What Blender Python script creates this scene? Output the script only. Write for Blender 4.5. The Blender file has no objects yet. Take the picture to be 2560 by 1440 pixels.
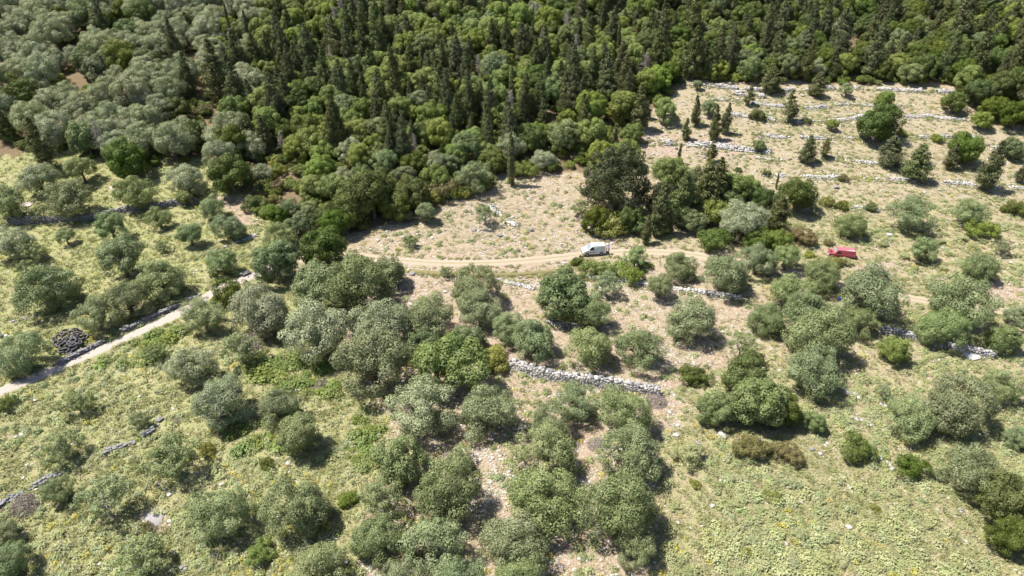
import bpy, bmesh, math, random
import numpy as np
from mathutils import Vector, Matrix, Euler
random.seed(7); np.random.seed(7)
R = math.radians
scn = bpy.context.scene
COL = scn.collection
# ------------------------------------------------------------------ camera, sky, sun, exposure
CAM_H, PITCH, FPX = 54.0, R(32.0), 1705.0            # camera height, downward pitch, focal length in photo pixels
cam = bpy.data.cameras.new('camera'); cam.sensor_width = 36.0; cam.lens = FPX / 2560 * 36
cam.clip_start = 0.5; cam.clip_end = 3000
camo = bpy.data.objects.new('camera', cam); COL.objects.link(camo)
camo.location = (0, 0, CAM_H); camo.rotation_euler = (math.pi / 2 - PITCH, 0, 0)
scn.camera = camo
SUN_EL, SUN_AZ = R(62), R(-7)                       # shadows fall right and a little toward the camera
travel = Vector((math.cos(SUN_EL) * math.cos(SUN_AZ), math.cos(SUN_EL) * math.sin(SUN_AZ), -math.sin(SUN_EL)))
w = bpy.data.worlds.new('World'); scn.world = w; w.use_nodes = True
sky = w.node_tree.nodes.new('ShaderNodeTexSky'); sky.sky_type = 'NISHITA'; sky.sun_disc = False
sky.sun_elevation = SUN_EL; sky.sun_rotation = math.atan2(-travel.x, -travel.y)
bg = w.node_tree.nodes['Background']; bg.inputs['Strength'].default_value = 0.08
w.node_tree.links.new(sky.outputs[0], bg.inputs['Color'])
sun = bpy.data.lights.new('sun', 'SUN'); sun.energy = 5.0; sun.angle = R(0.5); sun.color = (1.0, 0.95, 0.87)
suno = bpy.data.objects.new('sun', sun); COL.objects.link(suno); suno.location = (-60, 40, 120)
suno.rotation_euler = travel.to_track_quat('-Z', 'Y').to_euler()
scn.view_settings.view_transform = 'Standard'; scn.view_settings.look = 'None'
scn.view_settings.gamma = 1.0; scn.view_settings.exposure = 0.88
scn.render.engine = 'CYCLES'; scn.cycles.max_bounces = 4; scn.cycles.diffuse_bounces = 2; scn.cycles.glossy_bounces = 1; scn.cycles.transmission_bounces = 2
# ------------------------------------------------------------------ terrain shape
_ys = np.arange(-60, 1200, 0.5)
_sl = np.interp(_ys, [-60, 60, 100, 112, 126, 225, 300, 420, 1200], [.035, .04, .07, .15, .25, .25, .16, .05, .02])
_zs = np.cumsum(_sl) * 0.5; _zs -= np.interp(97.0, _ys, _zs)
def terr(x, y):
    x = np.asarray(x, float); y = np.asarray(y, float)
    z = np.interp(y, _ys, _zs)
    z = z + 0.55 * np.sin(x / 19.0 + 0.7) * np.sin(y / 23.0 + 0.4) + 0.28 * np.sin(x / 7.3 + y / 11.0)
    z = z + 1.6 * np.clip((x - 20) / 80, -1, 1) * np.clip((y - 60) / 60, 0, 1)
    return z
Fv = np.array([0, math.cos(PITCH), -math.sin(PITCH)]); Uv = np.array([0, math.sin(PITCH), math.cos(PITCH)]); Rv = np.array([1., 0, 0])
C0 = np.array([0, 0, CAM_H])
_T = np.arange(35, 700, 0.25)
def at(u, v, h=0.0):
    """the ground point (or the point h above the ground) seen at photo pixel u, v"""
    d = FPX * Fv + (u - 1280) * Rv + (720 - v) * Uv; d = d / np.linalg.norm(d)
    P = C0 + _T[:, None] * d
    g = P[:, 2] - terr(P[:, 0], P[:, 1]) - h
    k = int(np.argmax(g < 0))
    if k == 0: k = len(_T) - 1
    t = _T[k - 1] + 0.25 * g[k - 1] / max(g[k - 1] - g[k], 1e-6)
    p = C0 + t * d
    return np.array([p[0], p[1], float(terr(p[0], p[1]))])
def pix(x, y, z):
    q = np.stack([np.asarray(x, float), np.asarray(y, float), np.asarray(z, float)], -1) - C0
    dep = np.maximum(q @ Fv, 1.0)
    return 1280 + FPX * (q @ Rv) / dep, 720 - FPX * (q @ Uv) / dep, dep
def inpoly(u, v, poly):
    c = np.zeros(np.shape(u), bool); n = len(poly)
    for i in range(n):
        x1, y1 = poly[i]; x2, y2 = poly[(i + 1) % n]
        if y1 == y2: continue
        c ^= ((y1 > v) != (y2 > v)) & (u < (x2 - x1) * (v - y1) / (y2 - y1) + x1)
    return c
def vnoise(x, y, s, seed=0):
    """smooth value noise in metres"""
    rng = np.random.RandomState(seed); tab = rng.rand(64, 64)
    x = np.asarray(x) / s; y = np.asarray(y) / s
    xi = np.floor(x).astype(int); yi = np.floor(y).astype(int); fx = x - xi; fy = y - yi
    fx = fx * fx * (3 - 2 * fx); fy = fy * fy * (3 - 2 * fy)
    g = lambda a, b: tab[a % 64, b % 64]
    return (g(xi, yi) * (1 - fx) + g(xi + 1, yi) * fx) * (1 - fy) + (g(xi, yi + 1) * (1 - fx) + g(xi + 1, yi + 1) * fx) * fy
# ------------------------------------------------------------------ helpers
def tag(o, label=None, cat=None, group=None, kind=None):
    if label: o['label'] = label
    if cat: o['category'] = cat
    if group: o['group'] = group
    if kind: o['kind'] = kind
    return o
def link(o, parent=None):
    COL.objects.link(o)
    if parent is not None: o.parent = parent
    return o
def empty(name, loc=(0, 0, 0), rz=0.0):
    o = bpy.data.objects.new(name, None); o.empty_display_size = 0.3
    o.location = loc; o.rotation_euler = (0, 0, rz); return link(o)
def mesh_np(name, V, Fq, mats, midx=None, attr=None, smooth=False):
    """mesh from vertex array and an (n,k) face array, all faces the same size"""
    V = np.asarray(V, np.float32); Fq = np.asarray(Fq, np.int32); k = Fq.shape[1]
    me = bpy.data.meshes.new(name)
    me.vertices.add(len(V)); me.vertices.foreach_set('co', V.ravel())
    me.loops.add(Fq.size); me.loops.foreach_set('vertex_index', Fq.ravel())
    me.polygons.add(len(Fq)); me.polygons.foreach_set('loop_start', np.arange(0, Fq.size, k, dtype=np.int32))
    try: me.polygons.foreach_set('loop_total', np.full(len(Fq), k, np.int32))
    except Exception: pass
    for m in mats: me.materials.append(m)
    if midx is not None: me.polygons.foreach_set('material_index', np.asarray(midx, np.int32))
    if smooth: me.polygons.foreach_set('use_smooth', np.ones(len(Fq), bool))
    if attr is not None:
        for nm, a in attr.items():
            at_ = me.attributes.new(nm, 'FLOAT', 'POINT'); at_.data.foreach_set('value', np.asarray(a, np.float32))
    me.update(calc_edges=True); me.validate()
    return me
def mesh_bm(name, bm, mats, smooth=False):
    bmesh.ops.recalc_face_normals(bm, faces=bm.faces[:])
    me = bpy.data.meshes.new(name); bm.to_mesh(me); bm.free()
    for m in mats: me.materials.append(m)
    if smooth:
        for p in me.polygons: p.use_smooth = True
    return me
def obj(name, me, parent=None):
    return link(bpy.data.objects.new(name, me), parent)
# ------------------------------------------------------------------ materials
def mat_nodes(name):
    m = bpy.data.materials.new(name); m.use_nodes = True
    nt = m.node_tree; nt.nodes.clear()
    out = nt.nodes.new('ShaderNodeOutputMaterial')
    return m, nt, out
def N(nt, typ, **kw):
    n = nt.nodes.new(typ)
    for k, v in kw.items():
        if k.startswith('_'): setattr(n, k[1:], v)
        else: n.inputs[k.replace('__', ' ')].default_value = v
    return n
def mixc(nt, fac, a, b, blend='MIX'):
    n = nt.nodes.new('ShaderNodeMix'); n.data_type = 'RGBA'; n.blend_type = blend; n.clamp_factor = True
    for s, v in ((n.inputs[0], fac), (n.inputs[6], a), (n.inputs[7], b)):
        if hasattr(v, 'links'): nt.links.new(v, s)
        elif isinstance(v, (int, float)): s.default_value = v
        else: s.default_value = (*v, 1)
    return n.outputs[2]
def mth(nt, op, a, b=0.0, c=0.0, clamp=False):
    n = nt.nodes.new('ShaderNodeMath'); n.operation = op; n.use_clamp = clamp
    for s, v in zip(n.inputs, (a, b, c)):
        if hasattr(v, 'links'): nt.links.new(v, s)
        else: s.default_value = v
    return n.outputs[0]
def noise(nt, vec, scale, detail=4, rough=0.6):
    n = N(nt, 'ShaderNodeTexNoise', Scale=scale, Detail=detail, Roughness=rough)
    if vec is not None: nt.links.new(vec, n.inputs['Vector'])
    return n.outputs['Fac']
def simple(name, col, rough=0.7, metal=0.0, var=0.15, scale=4.0, spec=0.3, bump=0.0, coat=0.0):
    m, nt, out = mat_nodes(name)
    tc = N(nt, 'ShaderNodeTexCoord'); f = noise(nt, tc.outputs['Object'], scale)
    oi = N(nt, 'ShaderNodeObjectInfo')
    d = [c * (1 - var) for c in col]; l = [min(1, c * (1 + var)) for c in col]
    c = mixc(nt, f, d, l)
    c = mixc(nt, mth(nt, 'MULTIPLY', oi.outputs['Random'], var), c, [x * 0.6 for x in col])
    p = N(nt, 'ShaderNodeBsdfPrincipled', Roughness=rough, Metallic=metal)
    p.inputs['Specular IOR Level'].default_value = spec; p.inputs['Coat Weight'].default_value = coat
    nt.links.new(c, p.inputs['Base Color'])
    if bump:
        b = N(nt, 'ShaderNodeBump', Strength=bump, Distance=0.05); nt.links.new(f, b.inputs['Height']); nt.links.new(b.outputs[0], p.inputs['Normal'])
    nt.links.new(p.outputs[0], out.inputs[0]); return m
def leafmat(name, ca, cb, trans=0.22, objvar=0.5, spec=0.25):
    """foliage: colour drifts leaf by leaf and from one tree to the next"""
    m, nt, out = mat_nodes(name)
    at_ = N(nt, 'ShaderNodeAttribute'); at_.attribute_name = 'tint'
    oi = N(nt, 'ShaderNodeObjectInfo')
    c = mixc(nt, at_.outputs['Fac'], ca, cb)
    r = oi.outputs['Random']
    hsv = N(nt, 'ShaderNodeHueSaturation'); nt.links.new(c, hsv.inputs['Color'])
    nt.links.new(mth(nt, 'MULTIPLY_ADD', r, 0.035 * objvar * 2, 0.5 - 0.035 * objvar), hsv.inputs['Hue'])
    r2 = mth(nt, 'FRACT', mth(nt, 'MULTIPLY', r, 7.31))
    nt.links.new(mth(nt, 'MULTIPLY_ADD', r2, 0.5 * objvar, 1 - 0.25 * objvar), hsv.inputs['Value'])
    r3 = mth(nt, 'FRACT', mth(nt, 'MULTIPLY', r, 13.7))
    nt.links.new(mth(nt, 'MULTIPLY_ADD', r3, 0.4 * objvar, 1 - 0.2 * objvar), hsv.inputs['Saturation'])
    p = N(nt, 'ShaderNodeBsdfPrincipled', Roughness=0.55); p.inputs['Specular IOR Level'].default_value = spec
    nt.links.new(hsv.outputs[0], p.inputs['Base Color'])
    t = N(nt, 'ShaderNodeBsdfTranslucent'); 
    nt.links.new(mixc(nt, 1.0, hsv.outputs[0], (1.0, 1.05, 0.55), 'MULTIPLY'), t.inputs['Color'])
    mx = N(nt, 'ShaderNodeMixShader', Fac=trans); nt.links.new(p.outputs[0], mx.inputs[1]); nt.links.new(t.outputs[0], mx.inputs[2])
    nt.links.new(mx.outputs[0], out.inputs[0]); return m
M = {}
M['olive'] = leafmat('olive_leaf', (.165, .205, .085), (.29, .335, .16), .17, .6)
M['lit_pale'] = leafmat('lit_pale_olive_leaf', (.24, .265, .15), (.39, .415, .255), .18, .5)  # paler olive: lit tops and haze put into the colour, also for pale trees
M['green'] = leafmat('green_leaf', (.16, .205, .045), (.28, .33, .09), .26, .55)
M['oak'] = leafmat('dark_leaf', (.075, .105, .02), (.15, .185, .045), .2, .7)
M['mid'] = leafmat('mid_leaf', (.13, .168, .065), (.23, .27, .12), .2, .6)
M['conifer'] = leafmat('conifer_leaf', (.09, .108, .042), (.19, .20, .085), .12, .7)
M['deep'] = leafmat('deep_conifer_leaf', (.05, .063, .025), (.115, .128, .052), .1, .3)
M['yellow'] = leafmat('yellow_green_leaf', (.19, .205, .045), (.33, .33, .09), .25, .5)
M['pale'] = leafmat('pale_leaf', (.31, .335, .15), (.455, .47, .245), .2, .5)
M['dead'] = leafmat('dead_twig', (.27, .22, .195), (.42, .36, .33), .05, .5)
M['brown'] = leafmat('brown_leaf', (.14, .125, .05), (.25, .21, .095), .15, .5)
M['flower'] = leafmat('yellow_flower', (.42, .37, .05), (.62, .55, .12), .2, .4)
M['bark'] = simple('bark', (.16, .125, .095), .9, var=.35, scale=9)
M['bark_grey'] = simple('bark_grey', (.33, .30, .27), .9, var=.3, scale=9)
M['stone'] = simple('limestone', (.46, .435, .41), .85, var=.28, scale=2.5, bump=.3)
M['stone_grey'] = simple('grey_limestone', (.235, .23, .235), .85, var=.3, scale=2.5, bump=.3)
M['core'] = simple('wall_core', (.20, .18, .16), .95, var=.3)
# ------------------------------------------------------------------ ground
FOREST = [(-1800, -1200), (4400, -1200), (4400, 260), (2700, 330), (2480, 300), (2380, 215), (1700, 205), (1600, 330), (1560, 420), (1480, 430),
          (1240, 440), (1200, 480), (1010, 540), (880, 585), (760, 560), (640, 530), (600, 440), (480, 410), (330, 420), (160, 380), (-1800, 380)]
LEFTF = [(-1800, 380), (160, 380), (480, 400), (620, 440), (700, 560), (660, 690), (0, 1000), (-1800, 1700)]
LOWL = [(-1800, 1700), (0, 985), (640, 690), (830, 700), (840, 900), (960, 1060), (920, 1200), (880, 1440), (760, 2600), (-1800, 2600)]
MIDDRY = [(830, 640), (1750, 650), (1930, 740), (1880, 880), (1690, 960), (1660, 1080), (1670, 1440), (1640, 2600), (860, 2600), (890, 1440), (940, 1150), (960, 1060), (860, 900)]
MEADOW = [(1665, 1080), (2150, 1090), (2700, 1300), (4400, 2600), (1640, 2600)]
RIGHTM = [(1900, 480), (4400, 480), (4400, 2600), (2700, 1300), (2150, 1090), (1670, 1080), (1690, 960), (1880, 880), (1930, 740), (1850, 650)]
TERR = [(1700, 205), (2380, 215), (2480, 300), (2700, 330), (4400, 260), (4400, 500), (1850, 500), (1600, 420), (1590, 330)]
CLEAR = [(860, 640), (880, 585), (1010, 540), (1200, 480), (1240, 440), (1480, 430), (1520, 600), (1850, 640), (1750, 655)]
def fields(x, y):
    z = terr(x, y); u, v, dep = pix(x, y, z)
    j = (vnoise(x, y, 5, 1) - .5) * 60 * 100 / dep + (vnoise(x, y, 1.7, 2) - .5) * 25 * 100 / dep
    k = (vnoise(x, y, 5, 3) - .5) * 30 * 100 / dep + (vnoise(x, y, 1.7, 4) - .5) * 14 * 100 / dep
    u = u + j; v = v + k
    g = np.full(x.shape, .3); s = np.full(x.shape, .25); pk = np.full(x.shape, .3); fo = np.zeros(x.shape)
    def put(poly, G, S, P, Fo=0.0):
        m = inpoly(u, v, poly); g[m] = G; s[m] = S; pk[m] = P; fo[m] = Fo
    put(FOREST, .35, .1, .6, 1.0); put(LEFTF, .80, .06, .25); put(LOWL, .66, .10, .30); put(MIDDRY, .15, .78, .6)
    put(MEADOW, .58, .12, .4); put(RIGHTM, .42, .22, .45); put(TERR, .30, .55, .24); put(CLEAR, .22, .72, .48)
    put([(1170, 1090), (1265, 1080), (1270, 1290), (1200, 1290)], .1, 1.0, .6)
    put([(1270, 930), (1400, 940), (1380, 1030), (1280, 1040)], .3, .4, .9)
    put([(1380, 1340), (1560, 1350), (1580, 1500), (1380, 1500)], .05, .55, 1.0)
    put([(540, 490), (640, 500), (655, 570), (600, 560)], .1, .3, 1.0)
    put([(2160, 655), (2290, 650), (2290, 690), (2150, 690)], .1, .4, .9)
    put([(2490, 690), (2620, 680), (2620, 760), (2500, 750)], .1, .5, .9)
    put([(330, 1280), (420, 1260), (450, 1310), (340, 1330)], .1, .5, 1.0)
    put([(600, 830), (655, 830), (660, 870), (610, 870)], .0, .1, 1.4)
    put([(1460, 1080), (1520, 1075), (1510, 1130), (1450, 1140)], .0, .2, 1.3)
    put([(1620, 940), (1700, 940), (1700, 1080), (1630, 1080)], .1, .8, .8)
    put([(1600, 330), (1830, 350), (1850, 400), (1620, 400)], .05, 1.1, .8)
    return g, s, pk, fo
xs = np.concatenate([np.linspace(-900, -200, 24)[:-1], np.linspace(-200, -120, 70)[:-1], np.linspace(-120, 120, 400), np.linspace(120, 200, 70)[1:], np.linspace(200, 900, 24)[1:]])
ysg = np.concatenate([np.linspace(-50, 30, 20)[:-1], np.linspace(30, 150, 250), np.linspace(150, 230, 90)[1:], np.linspace(230, 1100, 40)[1:]])
X, Y = np.meshgrid(xs, ysg); nx, ny = len(xs), len(ysg)
Z = terr(X, Y)
g, s, pk, fo = fields(X.ravel(), Y.ravel())
idx = np.arange(nx * ny).reshape(ny, nx)
Fq = np.stack([idx[:-1, :-1], idx[:-1, 1:], idx[1:, 1:], idx[1:, :-1]], -1).reshape(-1, 4)
def ground_mat():
    m, nt, out = mat_nodes('hillside_ground')
    tc = N(nt, 'ShaderNodeTexCoord'); P = tc.outputs['Object']
    def A(nm):
        a = N(nt, 'ShaderNodeAttribute'); a.attribute_name = nm; return a.outputs['Fac']
    n1 = noise(nt, P, .22, 3); n2 = noise(nt, P, 1.1, 5, .65); n3 = noise(nt, P, 5.5, 4, .7); n5 = noise(nt, P, 2.3, 6, .8)
    straw = mixc(nt, n2, (.265, .215, .13), (.43, .37, .265))
    soil = mixc(nt, n3, (.285, .195, .14), (.47, .375, .30))
    dry = mixc(nt, mth(nt, 'MULTIPLY_ADD', mth(nt, 'SUBTRACT', n1, .5), 2.6, A('pink'), True), straw, soil)
    grass = mixc(nt, n2, (.20, .23, .078), (.335, .34, .155))
    grass = mixc(nt, mth(nt, 'MULTIPLY_ADD', mth(nt, 'SUBTRACT', n1, .5), 3.0, .4, True), grass, (.345, .315, .17))
    gf = mth(nt, 'ADD', A('green'), mth(nt, 'ADD', mth(nt, 'MULTIPLY', mth(nt, 'SUBTRACT', n2, .5), 1.3), mth(nt, 'MULTIPLY', mth(nt, 'SUBTRACT', n1, .5), .8)))
    gf = mth(nt, 'MULTIPLY_ADD', gf, 2.2, -.55, True)
    c = mixc(nt, gf, dry, grass)
    vo = N(nt, 'ShaderNodeTexVoronoi', Scale=2.6); nt.links.new(P, vo.inputs['Vector'])
    sep = N(nt, 'ShaderNodeSeparateColor'); nt.links.new(vo.outputs['Color'], sep.inputs[0])
    pick = mth(nt, 'LESS_THAN', sep.outputs[0], mth(nt, 'MULTIPLY', A('stone'), mth(nt, 'MULTIPLY_ADD', n1, 2.6, -.6)))
    near = mth(nt, 'LESS_THAN', vo.outputs['Distance'], mth(nt, 'MULTIPLY_ADD', sep.outputs[1], .35, .12))
    st = mth(nt, 'MULTIPLY', pick, near)
    c = mixc(nt, mth(nt, 'MULTIPLY', st, .8), c, mixc(nt, n3, (.44, .41, .38), (.66, .62, .57)))
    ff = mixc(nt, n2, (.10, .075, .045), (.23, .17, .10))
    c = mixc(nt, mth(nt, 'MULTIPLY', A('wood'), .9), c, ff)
    p = N(nt, 'ShaderNodeBsdfPrincipled', Roughness=.95); p.inputs['Specular IOR Level'].default_value = .1
    nt.links.new(c, p.inputs['Base Color'])
    c = mixc(nt, 1.0, c, mixc(nt, n5, (.62, .62, .62), (1.22, 1.22, 1.2)), 'MULTIPLY'); nt.links.new(c, p.inputs['Base Color'])
    h = mth(nt, 'ADD', mth(nt, 'MULTIPLY', n2, .7), mth(nt, 'ADD', mth(nt, 'MULTIPLY', n3, .35), mth(nt, 'MULTIPLY', st, .25)))
    b = N(nt, 'ShaderNodeBump', Strength=.9, Distance=.35); nt.links.new(h, b.inputs['Height']); nt.links.new(b.outputs[0], p.inputs['Normal'])
    nt.links.new(p.outputs[0], out.inputs[0]); return m
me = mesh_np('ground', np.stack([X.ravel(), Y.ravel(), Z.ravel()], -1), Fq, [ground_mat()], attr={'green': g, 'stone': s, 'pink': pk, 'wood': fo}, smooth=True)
tag(obj('ground', me), kind='structure')
# ------------------------------------------------------------------ roads
def resample(P, step):
    P = np.asarray(P, float); d = np.r_[0, np.cumsum(np.linalg.norm(np.diff(P[:, :2], axis=0), axis=1))]
    n = max(2, int(d[-1] / step) + 1); t = np.linspace(0, d[-1], n)
    return np.stack([np.interp(t, d, P[:, i]) for i in range(2)], -1), d[-1]
def smoothpath(pts, step=1.0, it=6):
    Q, L = resample([at(*p)[:2] for p in pts], step)
    for _ in range(it): Q[1:-1] = .25 * Q[:-2] + .5 * Q[1:-1] + .25 * Q[2:]
    return Q, L
def road_mat(name, ca, cb, cen, ruts):
    m, nt, out = mat_nodes(name)
    tc = N(nt, 'ShaderNodeTexCoord'); P = tc.outputs['Object']
    a = N(nt, 'ShaderNodeAttribute'); a.attribute_name = 'across'; e = a.outputs['Fac']
    n1 = noise(nt, P, .6, 4); n2 = noise(nt, P, 6, 5, .7)
    c = mixc(nt, n1, ca, cb); c = mixc(nt, mth(nt, 'MULTIPLY', n2, .5), c, [x * .62 for x in cb])
    if ruts:   # grassy middle between the wheel tracks and grassy edges
        mid = mth(nt, 'SUBTRACT', .34, mth(nt, 'ABSOLUTE', e)); 
        f = mth(nt, 'MULTIPLY_ADD', mth(nt, 'ADD', mid, mth(nt, 'MULTIPLY', mth(nt, 'SUBTRACT', n1, .5), .5)), 3.0, 0.0, True)
        c = mixc(nt, mth(nt, 'MULTIPLY', f, .95), c, cen)
    ed = mth(nt, 'MULTIPLY_ADD', mth(nt, 'ADD', mth(nt, 'ABSOLUTE', e), mth(nt, 'MULTIPLY', mth(nt, 'SUBTRACT', n2, .5), .5)), 5.0, -4.1, True)
    c = mixc(nt, ed, c, cen)
    p = N(nt, 'ShaderNodeBsdfPrincipled', Roughness=.95); p.inputs['Specular IOR Level'].default_value = .1
    nt.links.new(c, p.inputs['Base Color'])
    b = N(nt, 'ShaderNodeBump', Strength=.5, Distance=.1); nt.links.new(n2, b.inputs['Height']); nt.links.new(b.outputs[0], p.inputs['Normal'])
    nt.links.new(p.outputs[0], out.inputs[0]); return m
def ribbon(name, Q, half, mat, lift=.035, wob=.4, seed=5):
    T = np.gradient(Q, axis=0); T /= np.linalg.norm(T, axis=1)[:, None]; Nn = np.stack([-T[:, 1], T[:, 0]], -1)
    K = np.linspace(-1, 1, 9); V = []; A = []
    for i in range(len(Q)):
        wl = half * (1 + wob * (vnoise(Q[i, 0], Q[i, 1], 3, seed) - .5)); 
        for k in K:
            p = Q[i] + Nn[i] * wl * k; V.append((p[0], p[1], float(terr(p[0], p[1])) + lift * (1 if abs(k) < .99 else -1.2) )); A.append(k)
    n = len(K); I = np.arange(len(Q) * n).reshape(-1, n)
    Fq = np.stack([I[:-1, :-1], I[1:, :-1], I[1:, 1:], I[:-1, 1:]], -1).reshape(-1, 4)
    return obj(name, mesh_np(name, V, Fq, [mat], attr={'across': A}, smooth=True))
LANE, _ = smoothpath([(-330, 1130), (-150, 1045), (0, 978), (100, 938), (190, 900), (270, 866), (350, 830), (450, 782), (540, 728), (625, 692), (690, 664)])
ro = ribbon('paved_lane', LANE, 1.05, road_mat('lane_concrete', (.37, .315, .275), (.45, .395, .35), (.24, .21, .12), False))
tag(ro, 'pale narrow concrete lane climbing from the lower left edge', None, None, 'structure')
TRACK, _ = smoothpath([(690, 664), (760, 645), (860, 637), (960, 648), (1100, 659), (1240, 658), (1360, 647), (1480, 633), (1600, 628), (1700, 632), (1790, 645), (1880, 662), (1980, 682), (2090, 706), (2190, 730), (2290, 748), (2400, 764), (2600, 790), (2800, 815)])
ro = ribbon('dirt_track', TRACK, 1.0, road_mat('track_earth', (.35, .28, .21), (.46, .38, .295), (.255, .23, .125), True))
tag(ro, 'pale dirt track with grassy middle running past the white van', None, None, 'structure')
# earth bank under the track
def bank(name, pts, half, h, mat):
    Q, L = smoothpath(pts, .6); T = np.gradient(Q, axis=0); T /= np.linalg.norm(T, axis=1)[:, None]; Nn = np.stack([-T[:, 1], T[:, 0]], -1)
    prof = [(-1, -.05), (-.75, .55), (-.55, .9), (0, 1.0), (.6, .75), (1, -.05)]; V = []
    for i in range(len(Q)):
        e = math.sin(math.pi * min(1, max(0, i / (len(Q) - 1)))) ** .4
        for a, b in prof:
            p = Q[i] + Nn[i] * half * a; V.append((p[0], p[1], float(terr(p[0], p[1])) + (h * b * e + .10 * (vnoise(p[0], p[1], .7, 9) - .5) if b > 0 else b)))
    n = len(prof); I = np.arange(len(Q) * n).reshape(-1, n)
    Fq = np.stack([I[:-1, :-1], I[1:, :-1], I[1:, 1:], I[:-1, 1:]], -1).reshape(-1, 4)
    return obj(name, mesh_np(name, V, Fq, [mat], smooth=True))
M['bank'] = simple('bank_earth', (.22, .19, .09), .95, var=.6, scale=1.6, bump=.4)
bk = bank('earth_bank', [(960, 672), (1100, 686), (1200, 691), (1300, 688), (1400, 677), (1450, 667)], 0.55, .40, M['bank']); tag(bk, kind='structure')
# ------------------------------------------------------------------ plants: unit meshes (crown one metre wide, or conifers one metre tall)
rs = np.random.RandomState(11)
def unitdirs(n):
    d = rs.normal(size=(n, 3)); return d / np.linalg.norm(d, axis=1)[:, None]
def quads(P, Nn, ln, wd, tint):
    """one leaf spray per point: a slightly folded lozenge"""
    n = len(P); t = np.cross(Nn, unitdirs(n)); t /= np.maximum(np.linalg.norm(t, axis=1), 1e-6)[:, None]; b = np.cross(Nn, t)
    ln = (ln * rs.uniform(.6, 1.4, n))[:, None]; wd = (wd * rs.uniform(.6, 1.4, n))[:, None]
    V = np.stack([P - t * ln, P + b * wd + Nn * wd * .4, P + t * ln, P - b * wd + Nn * wd * .4], 1).reshape(-1, 3)
    return V, np.arange(4 * n).reshape(-1, 4), np.repeat(tint, 4)
def lobes_to_leaves(C, r, outc, dens, ln, wd, up=.25, jit=.27, keep=-.35):
    Ps, Ns, Ts = [], [], []
    for c, rr in zip(C, r):
        n = max(8, int(dens * rr * rr)); d = unitdirs(n)
        o = c - outc; o = o / max(np.linalg.norm(o), 1e-6); o = o + np.array([0, 0, up]); o /= np.linalg.norm(o)
        d = d[(d @ o) > keep]; k = len(d)
        sh = 1.05 - .35 * rs.rand(k) ** 1.6; p = c + d * (rr * sh)[:, None] * np.array([1, 1, .88])
        nn = d + jit * rs.normal(size=(k, 3)) + np.array([0, 0, .15]); nn /= np.linalg.norm(nn, axis=1)[:, None]
        Ps.append(p); Ns.append(nn); Ts.append(np.clip(rs.uniform(.15, .85) + rs.normal(0, .2, k), 0, 1))
    return quads(np.concatenate(Ps), np.concatenate(Ns), ln, wd, np.concatenate(Ts))
def round_crown(nb, spread, br, nl, lr, cz, flat, dens, ln, wd, ragged=.0, up=.25):
    """billowing crown: a few limbs' masses, each covered by puffs of leaf sprays"""
    ang = rs.uniform(0, 6.28) + np.arange(nb) * 6.28 / nb + rs.normal(0, .5, nb)
    B = np.stack([np.cos(ang) * spread * rs.uniform(.6, 1.35, nb), np.sin(ang) * spread * rs.uniform(.6, 1.35, nb), rs.uniform(-.13, .10, nb)], -1)
    B = np.vstack([B, [[rs.uniform(-.06, .06), rs.uniform(-.06, .06), .06]]]); Br = np.r_[br * rs.uniform(.7, 1.2, nb), br * 1.1]
    C, r = [], []
    for b, q in zip(B, Br):
        for d in unitdirs(nl):
            if d[2] < -.8: continue
            c = b + d * q * rs.uniform(.78, 1.12 + ragged) * np.array([1, 1, flat]); 
            if any(np.linalg.norm((c - b2) / np.array([1, 1, flat])) < q2 * .72 for b2, q2 in zip(B, Br)): continue
            C.append(c); r.append(rs.uniform(*lr))
    for _ in range(int(nl * .7)):          # leaves inside, so that no hole opens over the fork
        d = unitdirs(1)[0]; C.append(d * rs.uniform(.2, .68) * (spread + br * .7) * np.array([1, 1, flat * .8]) + np.array([0, 0, .03])); r.append(rs.uniform(*lr))
    C = np.array(C); r = np.array(r)
    sx = (np.max(C[:, :2], 0) - np.min(C[:, :2], 0)).mean() + 2 * r.mean() * .8
    C = C / sx; r = r / sx; B = B / sx; C[:, :2] -= C[:, :2].mean(0)
    C[:, 2] += cz
    # nothing below the ground
    C[:, 2] = np.maximum(C[:, 2], r * .9 + .02)
    V, Fq, T = lobes_to_leaves(C, r, np.array([0, 0, cz - .08]), dens, ln, wd, up)
    V[:, 2] = np.maximum(V[:, 2], .012)
    return V, Fq, T, B + np.array([0, 0, cz])
def tubes(paths, n=6):
    """tapered tubes along polylines of (x, y, z, radius)"""
    V, Fq = [], []
    for P in paths:
        P = np.asarray(P, float); base = len(V)
        for i, p in enumerate(P):
            t = P[min(i + 1, len(P) - 1), :3] - P[max(i - 1, 0), :3]; t /= max(np.linalg.norm(t), 1e-6)
            a = np.cross(t, [.31, .87, .12]); a /= np.linalg.norm(a); b = np.cross(t, a)
            for k in range(n):
                w_ = 6.28318 * k / n; V.append(p[:3] + (a * math.cos(w_) + b * math.sin(w_)) * p[3] * (1 + .12 * math.sin(3 * w_ + i)))
        for i in range(len(P) - 1):
            for k in range(n):
                k2 = (k + 1) % n; Fq.append((base + i * n + k, base + i * n + k2, base + (i + 1) * n + k2, base + (i + 1) * n + k))
    return np.array(V), np.array(Fq)
def limb(a, b, r0, r1, n=5, wob=.03):
    a = np.asarray(a, float); b = np.asarray(b, float); out = []
    for i in range(n):
        t = i / (n - 1); p = a * (1 - t) + b * t + (rs.normal(0, wob, 3) if 0 < i < n - 1 else 0) + np.array([0, 0, .03 * math.sin(math.pi * t)])
        out.append((*p, r0 * (1 - t) + r1 * t))
    return out
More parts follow.
